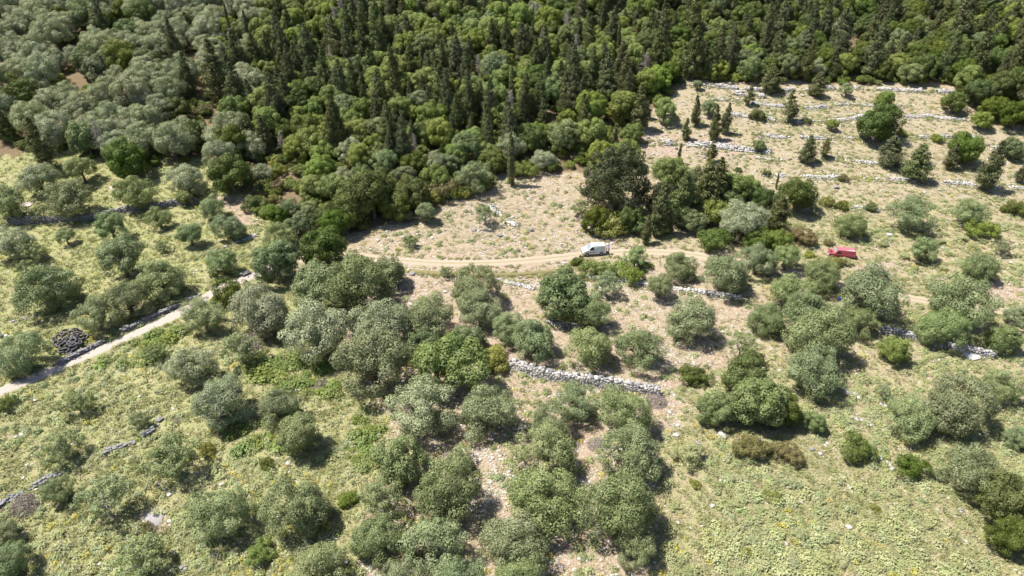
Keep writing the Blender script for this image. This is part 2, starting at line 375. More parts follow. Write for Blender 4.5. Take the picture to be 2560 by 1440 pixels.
def trunk_for(B, cz, r=.045, twig=3):
    fork = np.array([rs.uniform(-.02, .02), rs.uniform(-.02, .02), cz * .42])
    ps = [[(0, 0, -.06, r * 1.6), (0.005, 0, .02, r * 1.25), (*(fork * .6), r), (*fork, r * .9)]]
    for b in B:
        ps.append(limb(fork, b, r * .6, r * .18))
        for _ in range(twig):
            e = b + unitdirs(1)[0] * np.array([.17, .17, .14]) + np.array([0, 0, .04]); ps.append(limb(b * .75 + fork * .25, e, r * .22, r * .05, 4, .015))
    return tubes(ps)
VAR = {}
def reg(kind, crownVFT, trunkVF, leaf, bark):
    V, Fq, T = crownVFT; i = len(VAR.setdefault(kind, []))
    cm = mesh_np(f'{kind}_crown_{i}', V, Fq, [M[leaf]], attr={'tint': T})
    tm = mesh_np(f'{kind}_trunk_{i}', trunkVF[0], trunkVF[1], [M[bark]], smooth=True)
    n1 = len(V); VV = np.vstack([V, trunkVF[0]]); FF = np.vstack([Fq, trunkVF[1] + n1])
    jm = mesh_np(f'{kind}_tree_{i}', VV, FF, [M[leaf], M[bark]], midx=np.r_[np.zeros(len(Fq)), np.ones(len(trunkVF[1]))], attr={'tint': np.r_[T, np.full(len(trunkVF[0]), .5)]})
    VAR[kind].append((cm, tm, jm))
for i in range(7):      # dense old olives
    V, Fq, T, B = round_crown(rs.randint(4, 7), .19, .26, 25, (.07, .15), .45, .98, 24500, .0128, .0075, ragged=.16)
    tk = trunk_for(B, .45); reg('olive', (V, Fq, T), tk, 'olive', 'bark'); reg('lit_pale_olive', (V, Fq, T), tk, 'lit_pale', 'bark')
for i in range(4):      # smaller olives on a clear stem
    V, Fq, T, B = round_crown(rs.randint(3, 5), .16, .27, 24, (.08, .145), .55, .88, 20000, .016, .0088)
    reg('young_olive', (V, Fq, T), trunk_for(B, .55), 'olive', 'bark')
for i in range(5):      # thin, open olives with bare wood showing
    V, Fq, T, B = round_crown(rs.randint(4, 6), .24, .22, 18, (.055, .105), .50, .85, 17000, .018, .009, ragged=.35)
    reg('open_olive', (V, Fq, T), trunk_for(B, .50, .03, 7), 'olive', 'bark_grey')
for i in range(4):
    V, Fq, T, B = round_crown(rs.randint(4, 6), .18, .27, 26, (.075, .14), .47, 1.0, 21000, .0165, .0110)
    reg('green_tree', (V, Fq, T), trunk_for(B, .47), 'green', 'bark')
for i in range(3):
    V, Fq, T, B = round_crown(rs.randint(4, 6), .18, .27, 26, (.075, .14), .47, 1.0, 21000, .0165, .0108)
    reg('mid_tree', (V, Fq, T), trunk_for(B, .47), 'mid', 'bark')
for i in range(4):
    V, Fq, T, B = round_crown(rs.randint(4, 6), .19, .27, 26, (.075, .14), .47, 1.0, 21000, .0165, .0105)
    reg('dark_tree', (V, Fq, T), trunk_for(B, .47), 'oak', 'bark')
for nm, lf in (('dark_bush', 'oak'), ('green_bush', 'green'), ('yellow_bush', 'yellow'), ('pale_bush', 'pale'), ('brown_bush', 'brown')):
    for i in range(3):
        V, Fq, T, B = round_crown(rs.randint(4, 6), .26, .17, 16, (.06, .11), .26, .78, 13500, .018, .0105, up=.5)
        reg(nm, (V, Fq, T), trunk_for(B, .26, .02, 2), lf, 'bark')
def conifer(width, nbr, skirt, irr, leaf, ln):
    C, r, ps = [], [], [[(0, 0, -.04, .024), (0, 0, .4, .015), (0, 0, .98, .003)]]
    for k in range(nbr):
        t = (k + rs.rand()) / nbr; h = skirt + (1 - skirt) * t ** .9
        L = width * .5 * ((1 - t) ** .72) * rs.uniform(1 - irr, 1 + irr * .6) + .012
        if t < .12: L *= .6 + t * 3
        a = rs.uniform(0, 6.28); rise = rs.uniform(.15, .55) * L
        for f in (.45, .75, 1.0):
            C.append((math.cos(a) * L * f, math.sin(a) * L * f, min(h + rise * f, 1.0))); r.append(max(.016, .075 * (1 - t) + .016) * rs.uniform(.6, 1.1) * (width / .34) ** .5)
        if L > .08: ps.append([(0, 0, h, .006), (math.cos(a) * L * .9, math.sin(a) * L * .9, h + rise * .9, .002)])
    C = np.array(C); r = np.array(r); Ps, Ns, Ts = [], [], []
    for c, q in zip(C, r):
        n = max(6, int(9500 * q * q)) + 4; d = unitdirs(n); o = np.array([c[0], c[1], .05]); o /= np.linalg.norm(o)
        d = d[(d @ o) > -.5]; p = c + d * q * rs.uniform(.4, 1.1, (len(d), 1)) * np.array([1, 1, .75])
        nn = d * .8 + rs.normal(0, .5, (len(d), 3)) + o * .25; nn /= np.linalg.norm(nn, axis=1)[:, None]
        Ps.append(p); Ns.append(nn); Ts.append(np.clip(rs.uniform(.1, .8) + rs.normal(0, .2, len(d)), 0, 1))
    V, Fq, T = quads(np.concatenate(Ps), np.concatenate(Ns), ln, ln * .5, np.concatenate(Ts))
    V[:, 2] = np.maximum(V[:, 2], .01)
    return (V, Fq, T), tubes(ps, 5)
for i in range(5):
    c, t = conifer(.42 + .05 * (i % 3), 125, .06, .42, 'conifer', .0155); reg('conifer', c, t, 'conifer', 'bark')
for i in range(2):      # old conifer with a broad, heavy crown
    V, Fq, T, B = round_crown(6, .19, .25, 60, (.05, .10), .47, 1.12, 34000, .0115, .0065, ragged=.25)
    reg('broad_conifer', (V, Fq, T), trunk_for(B, .47), 'deep', 'bark')
for i in range(3):
    c, t = conifer(.36, 60, .14, .5, 'conifer', .018); reg('young_conifer', c, t, 'conifer', 'bark')
def pencil(i):
    C, r = [], []
    for k in range(70):
        t = (k + rs.rand()) / 70; L = .075 * min(1, t * 6 + .3) * (1 - t) ** .45; a = rs.uniform(0, 6.28)
        C.append((math.cos(a) * L * .55, math.sin(a) * L * .55, .03 + .94 * t)); r.append(L * .75 + .006)
    C = np.array(C); Ps, Ns, Ts = [], [], []
    for c, q in zip(C, r):
        d = unitdirs(60); p = c + d * q * rs.uniform(.6, 1.05, (60, 1)) * np.array([.8, .8, 1.6]); nn = d + rs.normal(0, .4, (60, 3)); nn /= np.linalg.norm(nn, axis=1)[:, None]
        Ps.append(p); Ns.append(nn); Ts.append(np.clip(rs.uniform(.1, .7) + rs.normal(0, .15, 60), 0, 1))
    V, Fq, T = quads(np.concatenate(Ps), np.concatenate(Ns), .013, .006, np.concatenate(Ts)); V[:, 2] = np.clip(V[:, 2], .01, 1)
    return (V, Fq, T), tubes([[(0, 0, -.04, .014), (0, 0, .5, .008), (0, 0, .95, .002)]])
for i in range(2): c, t = pencil(i); reg('pencil_cypress', c, t, 'conifer', 'bark')
def deadtree(i):
    ps = [[(0, 0, -.04, .022), (.01, 0, .4, .015), (0, .01, .95, .004)]]
    for k in range(46):
        h = rs.uniform(.25, .95); a = rs.uniform(0, 6.28); L = .26 * (1.05 - h) * rs.uniform(.5, 1.2) + .03; e = np.array([math.cos(a) * L, math.sin(a) * L, h + L * rs.uniform(.0, .5)])
        ps.append(limb((0, 0, h), e, .006, .0015, 4, .012))
        for _ in range(3):
            ps.append(limb(e * .6 + np.array([0, 0, h]) * .4, e + rs.normal(0, .045, 3), .003, .001, 3, .006))
    Vt, Ft = tubes(ps, 4); n = 900; P = []
    for k in range(n):
        h = rs.uniform(.3, .97); a = rs.uniform(0, 6.28); L = .25 * (1.05 - h) * rs.uniform(.3, 1.0); P.append((math.cos(a) * L, math.sin(a) * L, h + L * .2))
    V, Fq, T = quads(np.array(P), unitdirs(n), .018, .0025, rs.rand(n))
    return (V, Fq, T), (Vt, Ft)
for i in range(2): c, t = deadtree(i); reg('dead_tree', c, t, 'dead', 'bark_grey')
def brush(i):      # heap of cut or dead twigs
    n = 2600; a = rs.uniform(0, 6.28, n); q = np.sqrt(rs.rand(n)) * .5; P = np.stack([np.cos(a) * q, np.sin(a) * q, rs.rand(n) * .34 * (1 - (q / .5) ** 2) + .015], -1)
    nn = unitdirs(n); V, Fq, T = quads(P, nn, .05, .006, rs.rand(n)); V[:, 2] = np.maximum(V[:, 2], .01)
    return (V, Fq, T), tubes([limb((rs.uniform(-.2, .2), rs.uniform(-.2, .2), .02), (rs.uniform(-.45, .45), rs.uniform(-.45, .45), .12), .012, .004) for _ in range(6)], 4)
for i in range(2): c, t = brush(i); reg('brush_heap', c, t, 'dead', 'bark_grey')
# kind -> name, category, aspect (height scale), height of crown centre
KIND = {'olive': ('olive_tree', 'olive tree', 1.0, .46), 'young_olive': ('olive_tree', 'olive tree', 1.0, .55), 'open_olive': ('olive_tree', 'olive tree', 1.0, .5),
        'lit_pale_olive': ('olive_tree', 'olive tree', 1.0, .46), 'broad_conifer': ('conifer_tree', 'conifer', 1.15, .47),
        'green_tree': ('broadleaf_tree', 'tree', 1.05, .5), 'mid_tree': ('broadleaf_tree', 'tree', 1.0, .5), 'dark_tree': ('evergreen_tree', 'tree', 1.05, .48),
        'dark_bush': ('bush', 'bush', 1.0, .26), 'green_bush': ('bush', 'bush', 1.0, .26), 'yellow_bush': ('bush', 'bush', 1.0, .26), 'pale_bush': ('bush', 'bush', 1.0, .26), 'brown_bush': ('bush', 'bush', 1.0, .26),
        'conifer': ('conifer_tree', 'conifer', 1, .45), 'young_conifer': ('conifer_tree', 'conifer', 1, .45), 'pencil_cypress': ('cypress_tree', 'cypress', 1, .5), 'dead_tree': ('dead_tree', 'dead tree', 1, .5), 'brush_heap': ('brush_heap', 'brush', 1, .1)}
PLACED = []         # (x, y, radius) of everything planted by hand
vcount = {}
def plant(kind, loc, sx, sz, label, group=None, whole=False, rz=None, var=None):
    nm, cat, _, _ = KIND[kind]; vs = VAR[kind]
    if var is None: var = vcount.get(kind, 0); vcount[kind] = var + 1
    cm, tm, jm = vs[var % len(vs)]
    rz = random.uniform(0, 6.28) if rz is None else rz
    if whole:
        o = bpy.data.objects.new(nm, jm)
    else:
        o = bpy.data.objects.new(nm, None); o.empty_display_size = .3
    o.location = loc; o.rotation_euler = (random.gauss(0, .035), random.gauss(0, .035), rz); e = 1.0 if whole else random.uniform(-.09, .09); e = 0 if e == 1.0 else e; o.scale = (sx * (1 + e), sx * (1 - e), sz); link(o)
    tag(o, label, cat, group)
    if not whole:
        t, c = ('stems', 'foliage') if cat == 'bush' else ('trunk', 'crown')
        if cat == 'brush': t, c = 'branches', 'twigs'
        if cat == 'dead tree': t, c = 'trunk', 'twigs'
        obj(t, tm, o); obj(c, cm, o)
    return o
def crown_at(kind, u, v, wpx, label, group=None, asp=None):
    """a crown seen centred on pixel u, v and wpx wide, standing on the ground below it"""
    _, _, a, hc = KIND[kind]; a = asp or a; wm = 6.0
    for _ in range(4):
        p = at(u, v, wm * hc * a); _, _, dep = pix(p[0], p[1], p[2] + wm * hc * a); wm = wpx * float(dep) / FPX
    PLACED.append((p[0], p[1], wm / 2)); k_ = 1.15 if 560 < u < 1260 and 660 < v < 960 else 1.05 if 560 < u < 1690 and 650 < v < 960 else .97 if 1140 < u < 1690 and v > 960 else .88 if u > 2150 and v > 690 else .94 if u < 860 else 1.0
    return plant(kind, (p[0], p[1], p[2] - .03), wm * k_, wm * a * k_, label, group)
def spire_at(kind, u, vtop, vbase, wpx, label, group=None):
    """a conifer whose foot is at pixel u, vbase and whose tip reaches vtop"""
    p = at(u, vbase); lo, hi = .3, 30.0
    for _ in range(30):
        h = (lo + hi) / 2; _, vv, dep = pix(p[0], p[1], p[2] + h)
        if vv > vtop: lo = h
        else: hi = h
    base_w = {'conifer': .50, 'young_conifer': .40, 'pencil_cypress': .16, 'dead_tree': .5}[kind]
    wm = wpx * float(dep) / FPX
    PLACED.append((p[0], p[1], wm / 2))
    return plant(kind, (p[0], p[1], p[2] - .03), wm / base_w, h, label, group)
print('unique tris', sum(len(q[0].polygons) * 4 + len(q[1].polygons) * 4 for k in VAR for q in VAR[k]))
# ------------------------------------------------------------------ trees and bushes one by one: kind, crown centre in the photo, width, label
O, Y, S, G, D, MT = 'olive', 'young_olive', 'open_olive', 'green_tree', 'dark_tree', 'mid_tree'
DB, GB, YB, PB, BB, BR = 'dark_bush', 'green_bush', 'yellow_bush', 'pale_bush', 'brown_bush', 'brush_heap'
LIST = [
# left field
('lit_pale_olive', 92, 440, 102, 'grey-green olive tree behind the low basin rim, farthest left of the field'),
(O, 168, 490, 128, 'broad olive tree above the left field wall, left of the basin'),
(O, 15, 505, 105, 'olive tree cut by the left edge above the field wall'),
(O, 332, 480, 108, 'low round olive tree standing over the concrete basin'),
('lit_pale_olive', 466, 448, 100, 'round olive tree behind the right end of the left field wall'),
(Y, 200, 418, 75, 'olive tree in the gap between the basin and the dark wood'),
(D, 310, 392, 110, 'dark green tree at the wood edge behind the basin'),
(D, 575, 428, 115, 'large dark evergreen tree at the corner of wood and left field'),
('lit_pale_olive', 655, 430, 58, 'narrow pale olive tree beside the large dark evergreen at the field corner'),
(Y, 460, 493, 42, 'small olive tree on a bare stem by the end of the left field wall'),
(S, 100, 528, 58, 'thin small tree growing in front of the left field wall'),
(O, 527, 517, 72, 'olive tree just below the right end of the left field wall'),
(O, 572, 562, 82, 'round olive tree beside the wire fence, nearest the bare earth path'),
(Y, 473, 585, 62, 'upright olive tree just above the rusty fence posts'),
(O, 395, 541, 68, 'small bushy bright olive tree below the field wall, mid field'),
(Y, 272, 560, 90, 'olive tree with a strong shadow directly below the field wall'),
(Y, 163, 588, 46, 'very small olive tree alone in the left grass'),
('lit_pale_olive', 30, 606, 105, 'pale olive tree at the left edge, level with the grass field'),
(S, 84, 625, 75, 'leaning open olive tree next to the pale one at the left edge'),
(Y, 300, 636, 118, 'wide olive tree with a double crown in the middle of the left field'),
(S, 60, 662, 45, 'skinny sapling between two olives at the left of the field'),
(O, 112, 712, 150, 'large spreading olive tree low in the left field'),
(S, 405, 614, 42, 'thin leafy sapling beside the leftmost fence posts'),
(O, 402, 692, 128, 'big olive tree rising behind the lane wall'),
(O, 316, 742, 118, 'olive tree joined to the big one above the lane wall, on its left'),
(O, 240, 782, 112, 'olive tree directly above the heap of tyres'),
(O, 555, 652, 80, 'olive tree above the upper bend of the lane'),
(O, 50, 876, 128, 'olive tree left of the tyre heap at the left edge'),
(GB, 532, 686, 22, 'small bright green bush at the foot of the olive by the lane bend'),
# centre left, round the lane
(O, 507, 783, 112, 'olive tree on the lower side of the lane, opposite the big pair'),
(DB, 570, 735, 78, 'dark green bush overhanging the lane near its bend'),
(O, 698, 585, 92, 'grey olive tree behind the bright one where lane and track meet'),
(MT, 688, 642, 128, 'tall fresh-green tree at the junction of lane and track'),
(D, 808, 616, 122, 'blackish evergreen tree standing over the left end of the dirt track'),
('lit_pale_olive', 655, 780, 128, 'pale olive tree at the left of the central grove, by the lane'),
(O, 792, 722, 135, 'olive tree at the top of the central grove, below the blackish evergreen'),
(O, 893, 720, 150, 'broad olive tree below the left part of the dirt track'),
(MT, 972, 684, 78, 'greener olive tree closest to the dirt track in the central grove'),
('lit_pale_olive', 790, 828, 150, 'olive tree with hanging lower branches in the left central grove'),
('lit_pale_olive', 952, 822, 138, 'olive tree in the heart of the central grove'),
(O, 935, 912, 168, 'big rounded olive tree left of the bright green tree'),
(O, 1066, 800, 112, 'olive tree in the second rank of the central grove, left of the tall pair'),
(O, 1183, 722, 112, 'upper olive tree of the pair beside the stony slope under the track'),
(O, 1200, 775, 100, 'lower olive tree of the pair beside the stony slope under the track'),
(MT, 1062, 862, 84, 'green tree squeezed behind the bright green round tree'),
(MT, 1170, 850, 76, 'green tree right above the bright green round tree'),
(G, 1119, 920, 150, 'bright green round broadleaf tree in the central grove'),
(YB, 1231, 897, 88, 'yellow-green bush at the left end of the central stone wall'),
(O, 1265, 815, 86, 'left olive tree of the touching pair above the central wall'),
(O, 1333, 846, 116, 'right olive tree of the touching pair above the central wall'),
('lit_pale_olive', 477, 905, 128, 'brownish olive tree below the lane, right of the dead leaning trunk'),
(S, 600, 872, 92, 'open olive tree with forked dark trunk beside the grey soil patch'),
(S, 382, 878, 62, 'leaning nearly bare tree below the lane'),
('lit_pale_olive', 545, 1003, 146, 'grey olive tree below the green brambles, left of centre'),
(O, 690, 1010, 102, 'olive tree just right of the grey one below the brambles'),
(Y, 745, 1078, 112, 'olive tree on a clear pale trunk in the lower left meadow'),
# lower left
(S, 190, 1000, 88, 'sparse olive tree in the meadow just below the lane'),
(S, 345, 1048, 62, 'small broken olive tree above the lower left stone wall'),
(S, 148, 1112, 102, 'sparse olive tree against the upper side of the lower left wall'),
(S, 425, 1140, 146, 'spreading open olive tree at the right end of the lower left wall'),
(YB, 517, 1122, 50, 'small dense yellow-green bush beside the spreading open olive'),
(DB, 667, 1158, 44, 'small dark upright bush below the clear-trunked olive'),
(S, 255, 1240, 150, 'wide open olive tree with grey branches above the ash pile'),
(O, 140, 1225, 85, 'dense left half of the olive pair below the lower left wall'),
(O, 545, 1278, 158, 'olive tree right of the ash pile'),
(O, 738, 1262, 176, 'large olive tree left of the central grove, lower left quarter'),
(S, 340, 1385, 156, 'open olive tree at the bottom edge below the ash pile'),
(GB, 650, 1382, 84, 'light green leafy bush at the bottom, between two olives'),
(O, 790, 1412, 150, 'olive tree cut by the bottom edge right of the light green bush'),
(O, 5, 1405, 120, 'olive tree in the bottom left corner'),
(O, 5, 1325, 80, 'olive tree on the left edge above the corner one'),
(DB, 8, 1010, 60, 'dark bush at the left edge below the start of the lane'),
(BB, 365, 1318, 38, 'little brown dry bush beside the ash pile'),
# lower centre
('lit_pale_olive', 1054, 1018, 166, 'olive tree directly below the bright green round tree'),
(O, 1221, 1022, 146, 'olive tree left of the reddish patch under the central wall'),
(O, 1442, 1000, 112, 'olive tree touching the front of the central stone wall'),
(O, 1562, 1022, 136, 'olive tree in front of the right end of the central wall'),
(O, 1378, 1052, 118, 'top olive of the left row beside the stony strip'),
(O, 1372, 1122, 166, 'second olive of the left row beside the stony strip'),
(O, 1354, 1240, 190, 'huge olive right of the lower end of the stony strip'),
(O, 1578, 1128, 166, 'top olive of the right row in the lower centre'),
(O, 1550, 1265, 208, 'largest olive of the right row, beside the pale meadow'),
(O, 1592, 1368, 112, 'lowest olive of the right row, over the bare red earth'),
(MT, 998, 1147, 136, 'greener tree left of the stony strip, below the first rank'),
(S, 1150, 1142, 78, 'thin tree at the upper left side of the stony strip'),
(O, 1110, 1222, 170, 'big olive left of the stony strip'),
(S, 955, 1240, 122, 'olive with bare grey limbs, left of the big one by the strip'),
(GB, 868, 1245, 52, 'small green shrub between the grove and the left meadow'),
(O, 938, 1340, 136, 'olive below the one with bare grey limbs'),
(O, 1085, 1350, 162, 'olive near the bottom, left of the small gravel gap'),
(O, 1279, 1348, 166, 'olive near the bottom, right of the small gravel gap'),
(O, 1150, 1445, 150, 'olive cut by the bottom edge under the gravel gap'),
(O, 1300, 1452, 140, 'olive cut by the bottom edge left of the bare red earth'),
(O, 1000, 1455, 120, 'olive cut by the bottom edge left of the centre'),
# centre right
(MT, 1408, 732, 138, 'dense dark-green round olive below the white van'),
(O, 1480, 783, 92, 'olive just right of the dense round one below the van'),
(O, 1476, 865, 118, 'olive standing behind the middle of the central wall'),
(O, 1602, 866, 118, 'olive behind the right half of the central wall'),
(S, 1514, 710, 72, 'thin olive between the dense round one and the stone wall'),
(Y, 1589, 638, 62, 'olive on the edge of the dirt track right of the van'),
(O, 1700, 660, 84, 'olive beside the dirt track, second to the right of the van'),
(Y, 1650, 714, 66, 'small olive by the bend of the wall under the track'),
(O, 1727, 795, 134, 'single round olive in the stony ground right of centre'),
(DB, 1446, 655, 38, 'small dark bush by the track right below the van'),
(GB, 1498, 676, 78, 'straggling green bush on the wall below the van'),
(GB, 1578, 686, 72, 'green bramble spilling over the wall right of the van'),
(DB, 908, 655, 46, 'dark bush on the lower side of the dirt track, far left'),
(Y, 1064, 530, 52, 'small olive with clear trunk in the stony clearing'),
(Y, 1018, 538, 30, 'tiny olive left of the clear-trunked one in the clearing'),
(S, 1211, 533, 66, 'ragged olive beside the row of white rocks in the clearing'),
(S, 1456, 516, 62, 'thin pale olive at the right side of the clearing'),
(S, 1023, 600, 40, 'wispy shrub just above the track in the clearing'),
(S, 1115, 680, 30, 'lone sapling on the slope below the track'),
(YB, 1527, 560, 92, 'tall yellow-green bush right behind the white van'),
# right
('lit_pale_olive', 1860, 553, 112, 'bright silvery olive in front of the dark conifer thicket'),
(DB, 1788, 598, 98, 'dark bush at the foot of the bright silvery olive, left side'),
(DB, 1900, 600, 90, 'dark bush at the foot of the bright silvery olive, right side'),
(BB, 2003, 590, 72, 'brownish olive-green bush left of the red van'),
(GB, 2027, 637, 34, 'small bright bush at the nose of the red van'),
(D, 1995, 490, 92, 'dark tree at the lower corner of the terraces'),
(O, 2132, 563, 76, 'round olive right above the red van'),
(O, 2278, 533, 106, 'broad olive at the foot of the terraces'),
(O, 2428, 530, 78, 'tall olive with green undergrowth at the foot of the terraces'),
(GB, 2452, 572, 74, 'green bush under the tall olive at the terrace foot'),
(DB, 2540, 520, 60, 'dark bush at the right edge below the terraces'),
(Y, 2310, 620, 68, 'small olive alone in the scrub right of the red van'),
(S, 2507, 616, 46, 'half-dead little tree near the right edge'),
(DB, 2177, 517, 34, 'small bush on the low wall, right one of three'),
(DB, 2108, 514, 34, 'small bush on the low wall, middle of three'),
(YB, 2070, 503, 46, 'yellowish bush on the low wall, left one of three'),
(YB, 2090, 655, 40, 'brownish-green bush hiding the red van\'s wheels'),
(BB, 2072, 607, 26, 'purplish dry bush behind the nose of the red van'),
(PB, 2112, 654, 36, 'greyish dry bush in front of the red van'),
(O, 1815, 682, 122, 'olive overhanging the dirt track left of the small trio'),
(O, 1893, 645, 102, 'olive on the uphill side of the track in the small trio'),
(Y, 1968, 642, 72, 'olive with a visible trunk between the track and the red van'),
(O, 2055, 684, 96, 'olive directly below the nose of the red van'),
(O, 1985, 725, 118, 'olive at the top of the large right-hand cluster'),
(O, 2187, 722, 178, 'very broad dark-based olive below the red van'),
(O, 2415, 745, 184, 'biggest olive near the right edge, middle height'),
(O, 2455, 668, 82, 'olive peeping over the biggest one near the right edge'),
(O, 2357, 806, 136, 'olive in front of the biggest one, over the long right wall'),
(MT, 2515, 840, 92, 'greenish shrubby tree at the end of the long right wall'),
(O, 2552, 785, 80, 'olive cut by the right edge at mid height'),
(O, 1920, 795, 92, 'left olive of the large right-hand cluster'),
(O, 2027, 780, 128, 'middle olive of the large right-hand cluster'),
(O, 2050, 840, 164, 'lower broad olive of the large right-hand cluster'),
(O, 2152, 800, 98, 'right olive of the large right-hand cluster'),
(G, 2238, 868, 78, 'bright green round bush-like tree below the long right wall'),
(O, 2040, 922, 138, 'olive just right of the dark green thicket'),
(S, 1855, 858, 86, 'open tree with pale dead branches above the green thicket'),
(DB, 1735, 935, 80, 'dark bush at the left of the green thicket'),
(D, 1870, 935, 120, 'dark green tree at the back of the green thicket'),
(MT, 1790, 1020, 92, 'rounded green tree at the lower left of the thicket'),
(MT, 1895, 1000, 150, 'leafy green tree in the middle of the thicket'),
(D, 1955, 1020, 95, 'dark green tree at the right of the thicket'),
(MT, 2034, 1052, 62, 'small green tree just right of the thicket'),
(S, 2210, 972, 56, 'small open tree left of the great right-hand olive'),
(O, 2400, 1000, 190, 'great olive at the lower right, upper half'),
(O, 2285, 1035, 145, 'great olive at the lower right, left half'),
(O, 2510, 955, 112, 'olive cut by the right edge above the great one'),
(O, 2548, 1090, 76, 'olive at the right edge below the great one'),
(O, 2432, 1165, 158, 'olive over the short walls at the lower right'),
(DB, 2145, 1122, 96, 'dark green bush at the top of the pale meadow'),
(DB, 2280, 1165, 92, 'elongated dark bush by the rubble wall at the meadow corner'),
(D, 2520, 1235, 150, 'dark evergreen at the right edge of the pale meadow'),
(D, 2530, 1335, 115, 'lower dark evergreen at the right edge of the meadow'),
(BB, 1880, 1122, 90, 'brown scrub at the foot of the green thicket'),
(BB, 1965, 1130, 80, 'brownish scrub right of the other at the thicket foot'),
(PB, 1720, 1132, 84, 'pale grey-green bush at the top left of the meadow'),
# terraces
(Y, 1775, 268, 40, 'small olive among the young conifers on the upper terraces'),
(Y, 1744, 212, 24, 'tiny olive on the top terrace wall, left end'),
(Y, 2118, 222, 38, 'small pale olive just under the top terrace wall'),
(G, 2212, 247, 46, 'small leafy tree under the top wall of the terraces'),
(G, 2081, 310, 32, 'small round leafy tree on the third terrace'),
(D, 2205, 305, 102, 'broad dark domed tree, biggest on the terraces'),
(D, 2388, 255, 58, 'dark tree at the right end of the upper terraces'),
(MT, 1897, 362, 34, 'small round green tree alone on the lower terraces'),
(G, 1663, 272, 62, 'bright green tree at the left end of the terraces'),
(D, 2415, 368, 82, 'dark tree in the clump at the right of the terraces'),
(DB, 1895, 286, 44, 'flat dark bush lying along a terrace wall'),
(DB, 2018, 302, 26, 'small dark bush on the second terrace wall'),
(BB, 2108, 445, 30, 'low brownish bush on the lowest terrace wall'),
(DB, 1917, 433, 24, 'low grey-green bush left on the lowest terrace'),
(GB, 2255, 332, 30, 'low green bush below the broad domed tree, left'),
(GB, 2345, 345, 34, 'low green bush below the broad domed tree, right'),
(DB, 1846, 424, 20, 'small low bush at the left of the lowest terrace'),
(D, 2440, 232, 72, 'dark evergreen at the upper right end of the terraces, left one'),
(D, 2500, 215, 80, 'dark evergreen at the upper right end of the terraces, middle one'),
(D, 2545, 285, 76, 'dark evergreen at the right edge beside the terraces'),
(D, 2490, 270, 62, 'smaller dark evergreen at the right end of the upper terraces'),
(MT, 2530, 365, 60, 'grey-green tree at the right edge beside the lower terraces'),
(G, 2455, 300, 46, 'light green tree at the right edge of the terraces'),
# wood edge above the clearing
('lit_pale_olive', 1365, 398, 62, 'bluish olive at the wood edge above the clearing'),
(O, 1185, 442, 90, 'olive at the wood edge left of the lone pencil cypress'),
(MT, 1410, 332, 90, 'large green tree in the wood edge right of the pencil cypress'),
(D, 930, 485, 130, 'dark green tree in the wood edge above the track\'s left end'),
(D, 1030, 480, 90, 'dark tree in the wood edge, left part of the clearing'),
(BB, 1110, 470, 80, 'brownish tree-bush at the wood edge'),
(G, 840, 470, 90, 'fresh green tree in the wood edge above the blackish evergreen'),
(D, 865, 528, 100, 'dark evergreen at the wood edge just above the track\'s left end'),
(DB, 905, 560, 50, 'dark bush shading the upper left corner of the clearing'),
(D, 985, 512, 80, 'dark evergreen leaning over the upper left of the clearing'),
(D, 838, 556, 84, 'dark evergreen closing the left corner of the clearing'),
(G, 900, 512, 84, 'fresh green tree in the belt left of the clearing'),
(MT, 748, 558, 70, 'grey-green tree behind the blackish evergreen, left side'),
(D, 690, 535, 56, 'small dark evergreen between the bare earth path and the two small olives'),
(G, 955, 470, 78, 'bright green tree in the belt above the clearing\'s left part'),
(DB, 790, 560, 50, 'dark bush behind the blackish evergreen'),
(G, 800, 420, 75, 'fresh green tree at the left end of the wood edge'),
(O, 722, 517, 56, 'left one of two small olives above the lane junction'),
(O, 770, 520, 50, 'right one of two small olives above the lane junction'),
(DB, 637, 507, 72, 'dark bush at the edge of the bare earth path'),
(GB, 1310, 425, 60, 'green bush at the foot of the lone pencil cypress'),
(G, 1560, 262, 80, 'bright green tree at the wood edge nearest the terraces'),
(G, 1480, 330, 85, 'green tree above the big spreading conifer'),
(MT, 960, 400, 75, 'pale green tree in the first rank of the wood'),
(G, 1085, 440, 70, 'light green tree in the first rank of the wood'),
(MT, 1010, 440, 70, 'grey-green tree in the first rank of the wood'),
# thicket right of the clearing
('broad_conifer', 1545, 450, 172, 'big dark spreading conifer at the right corner of the clearing'),
('broad_conifer', 1745, 470, 105, 'dense dark conifer mass in the middle of the thicket'),
('broad_conifer', 1655, 500, 85, 'dark conifer mass at the left of the thicket'),
(G, 1675, 430, 80, 'green bushes on top of the conifer thicket'),
(MT, 1600, 560, 50, 'thin brown-green bush between the thicket and the track'),
(G, 1830, 470, 90, 'green tree on the right flank of the conifer thicket'),
(D, 1905, 500, 70, 'dark tree behind the bright silvery olive'),
(D, 1492, 545, 74, 'dark evergreen under the big spreading conifer, clearing side'),
(D, 1575, 545, 70, 'dark evergreen under the big spreading conifer, thicket side'),
(MT, 1728, 545, 72, 'mid-green tree in the hedge belt right of the big conifer, left one'),
(G, 1785, 528, 80, 'green tree in the hedge belt above the bright silvery olive\'s left side'),
(MT, 1825, 505, 66, 'mid-green tree in the hedge belt, uphill of the bright silvery olive'),
(G, 1950, 600, 62, 'green bush-like tree right below the dark conifer by the silvery olive'),
(DB, 1650, 575, 54, 'dark bush between the two narrow young conifers'),
(G, 1875, 470, 62, 'green tree at the upper end of the hedge belt'),
(GB, 1500, 480, 60, 'light bush along the right border of the clearing'),
]
for kd, u, v, wp, lab in LIST: crown_at(kd, u, v, wp, lab)
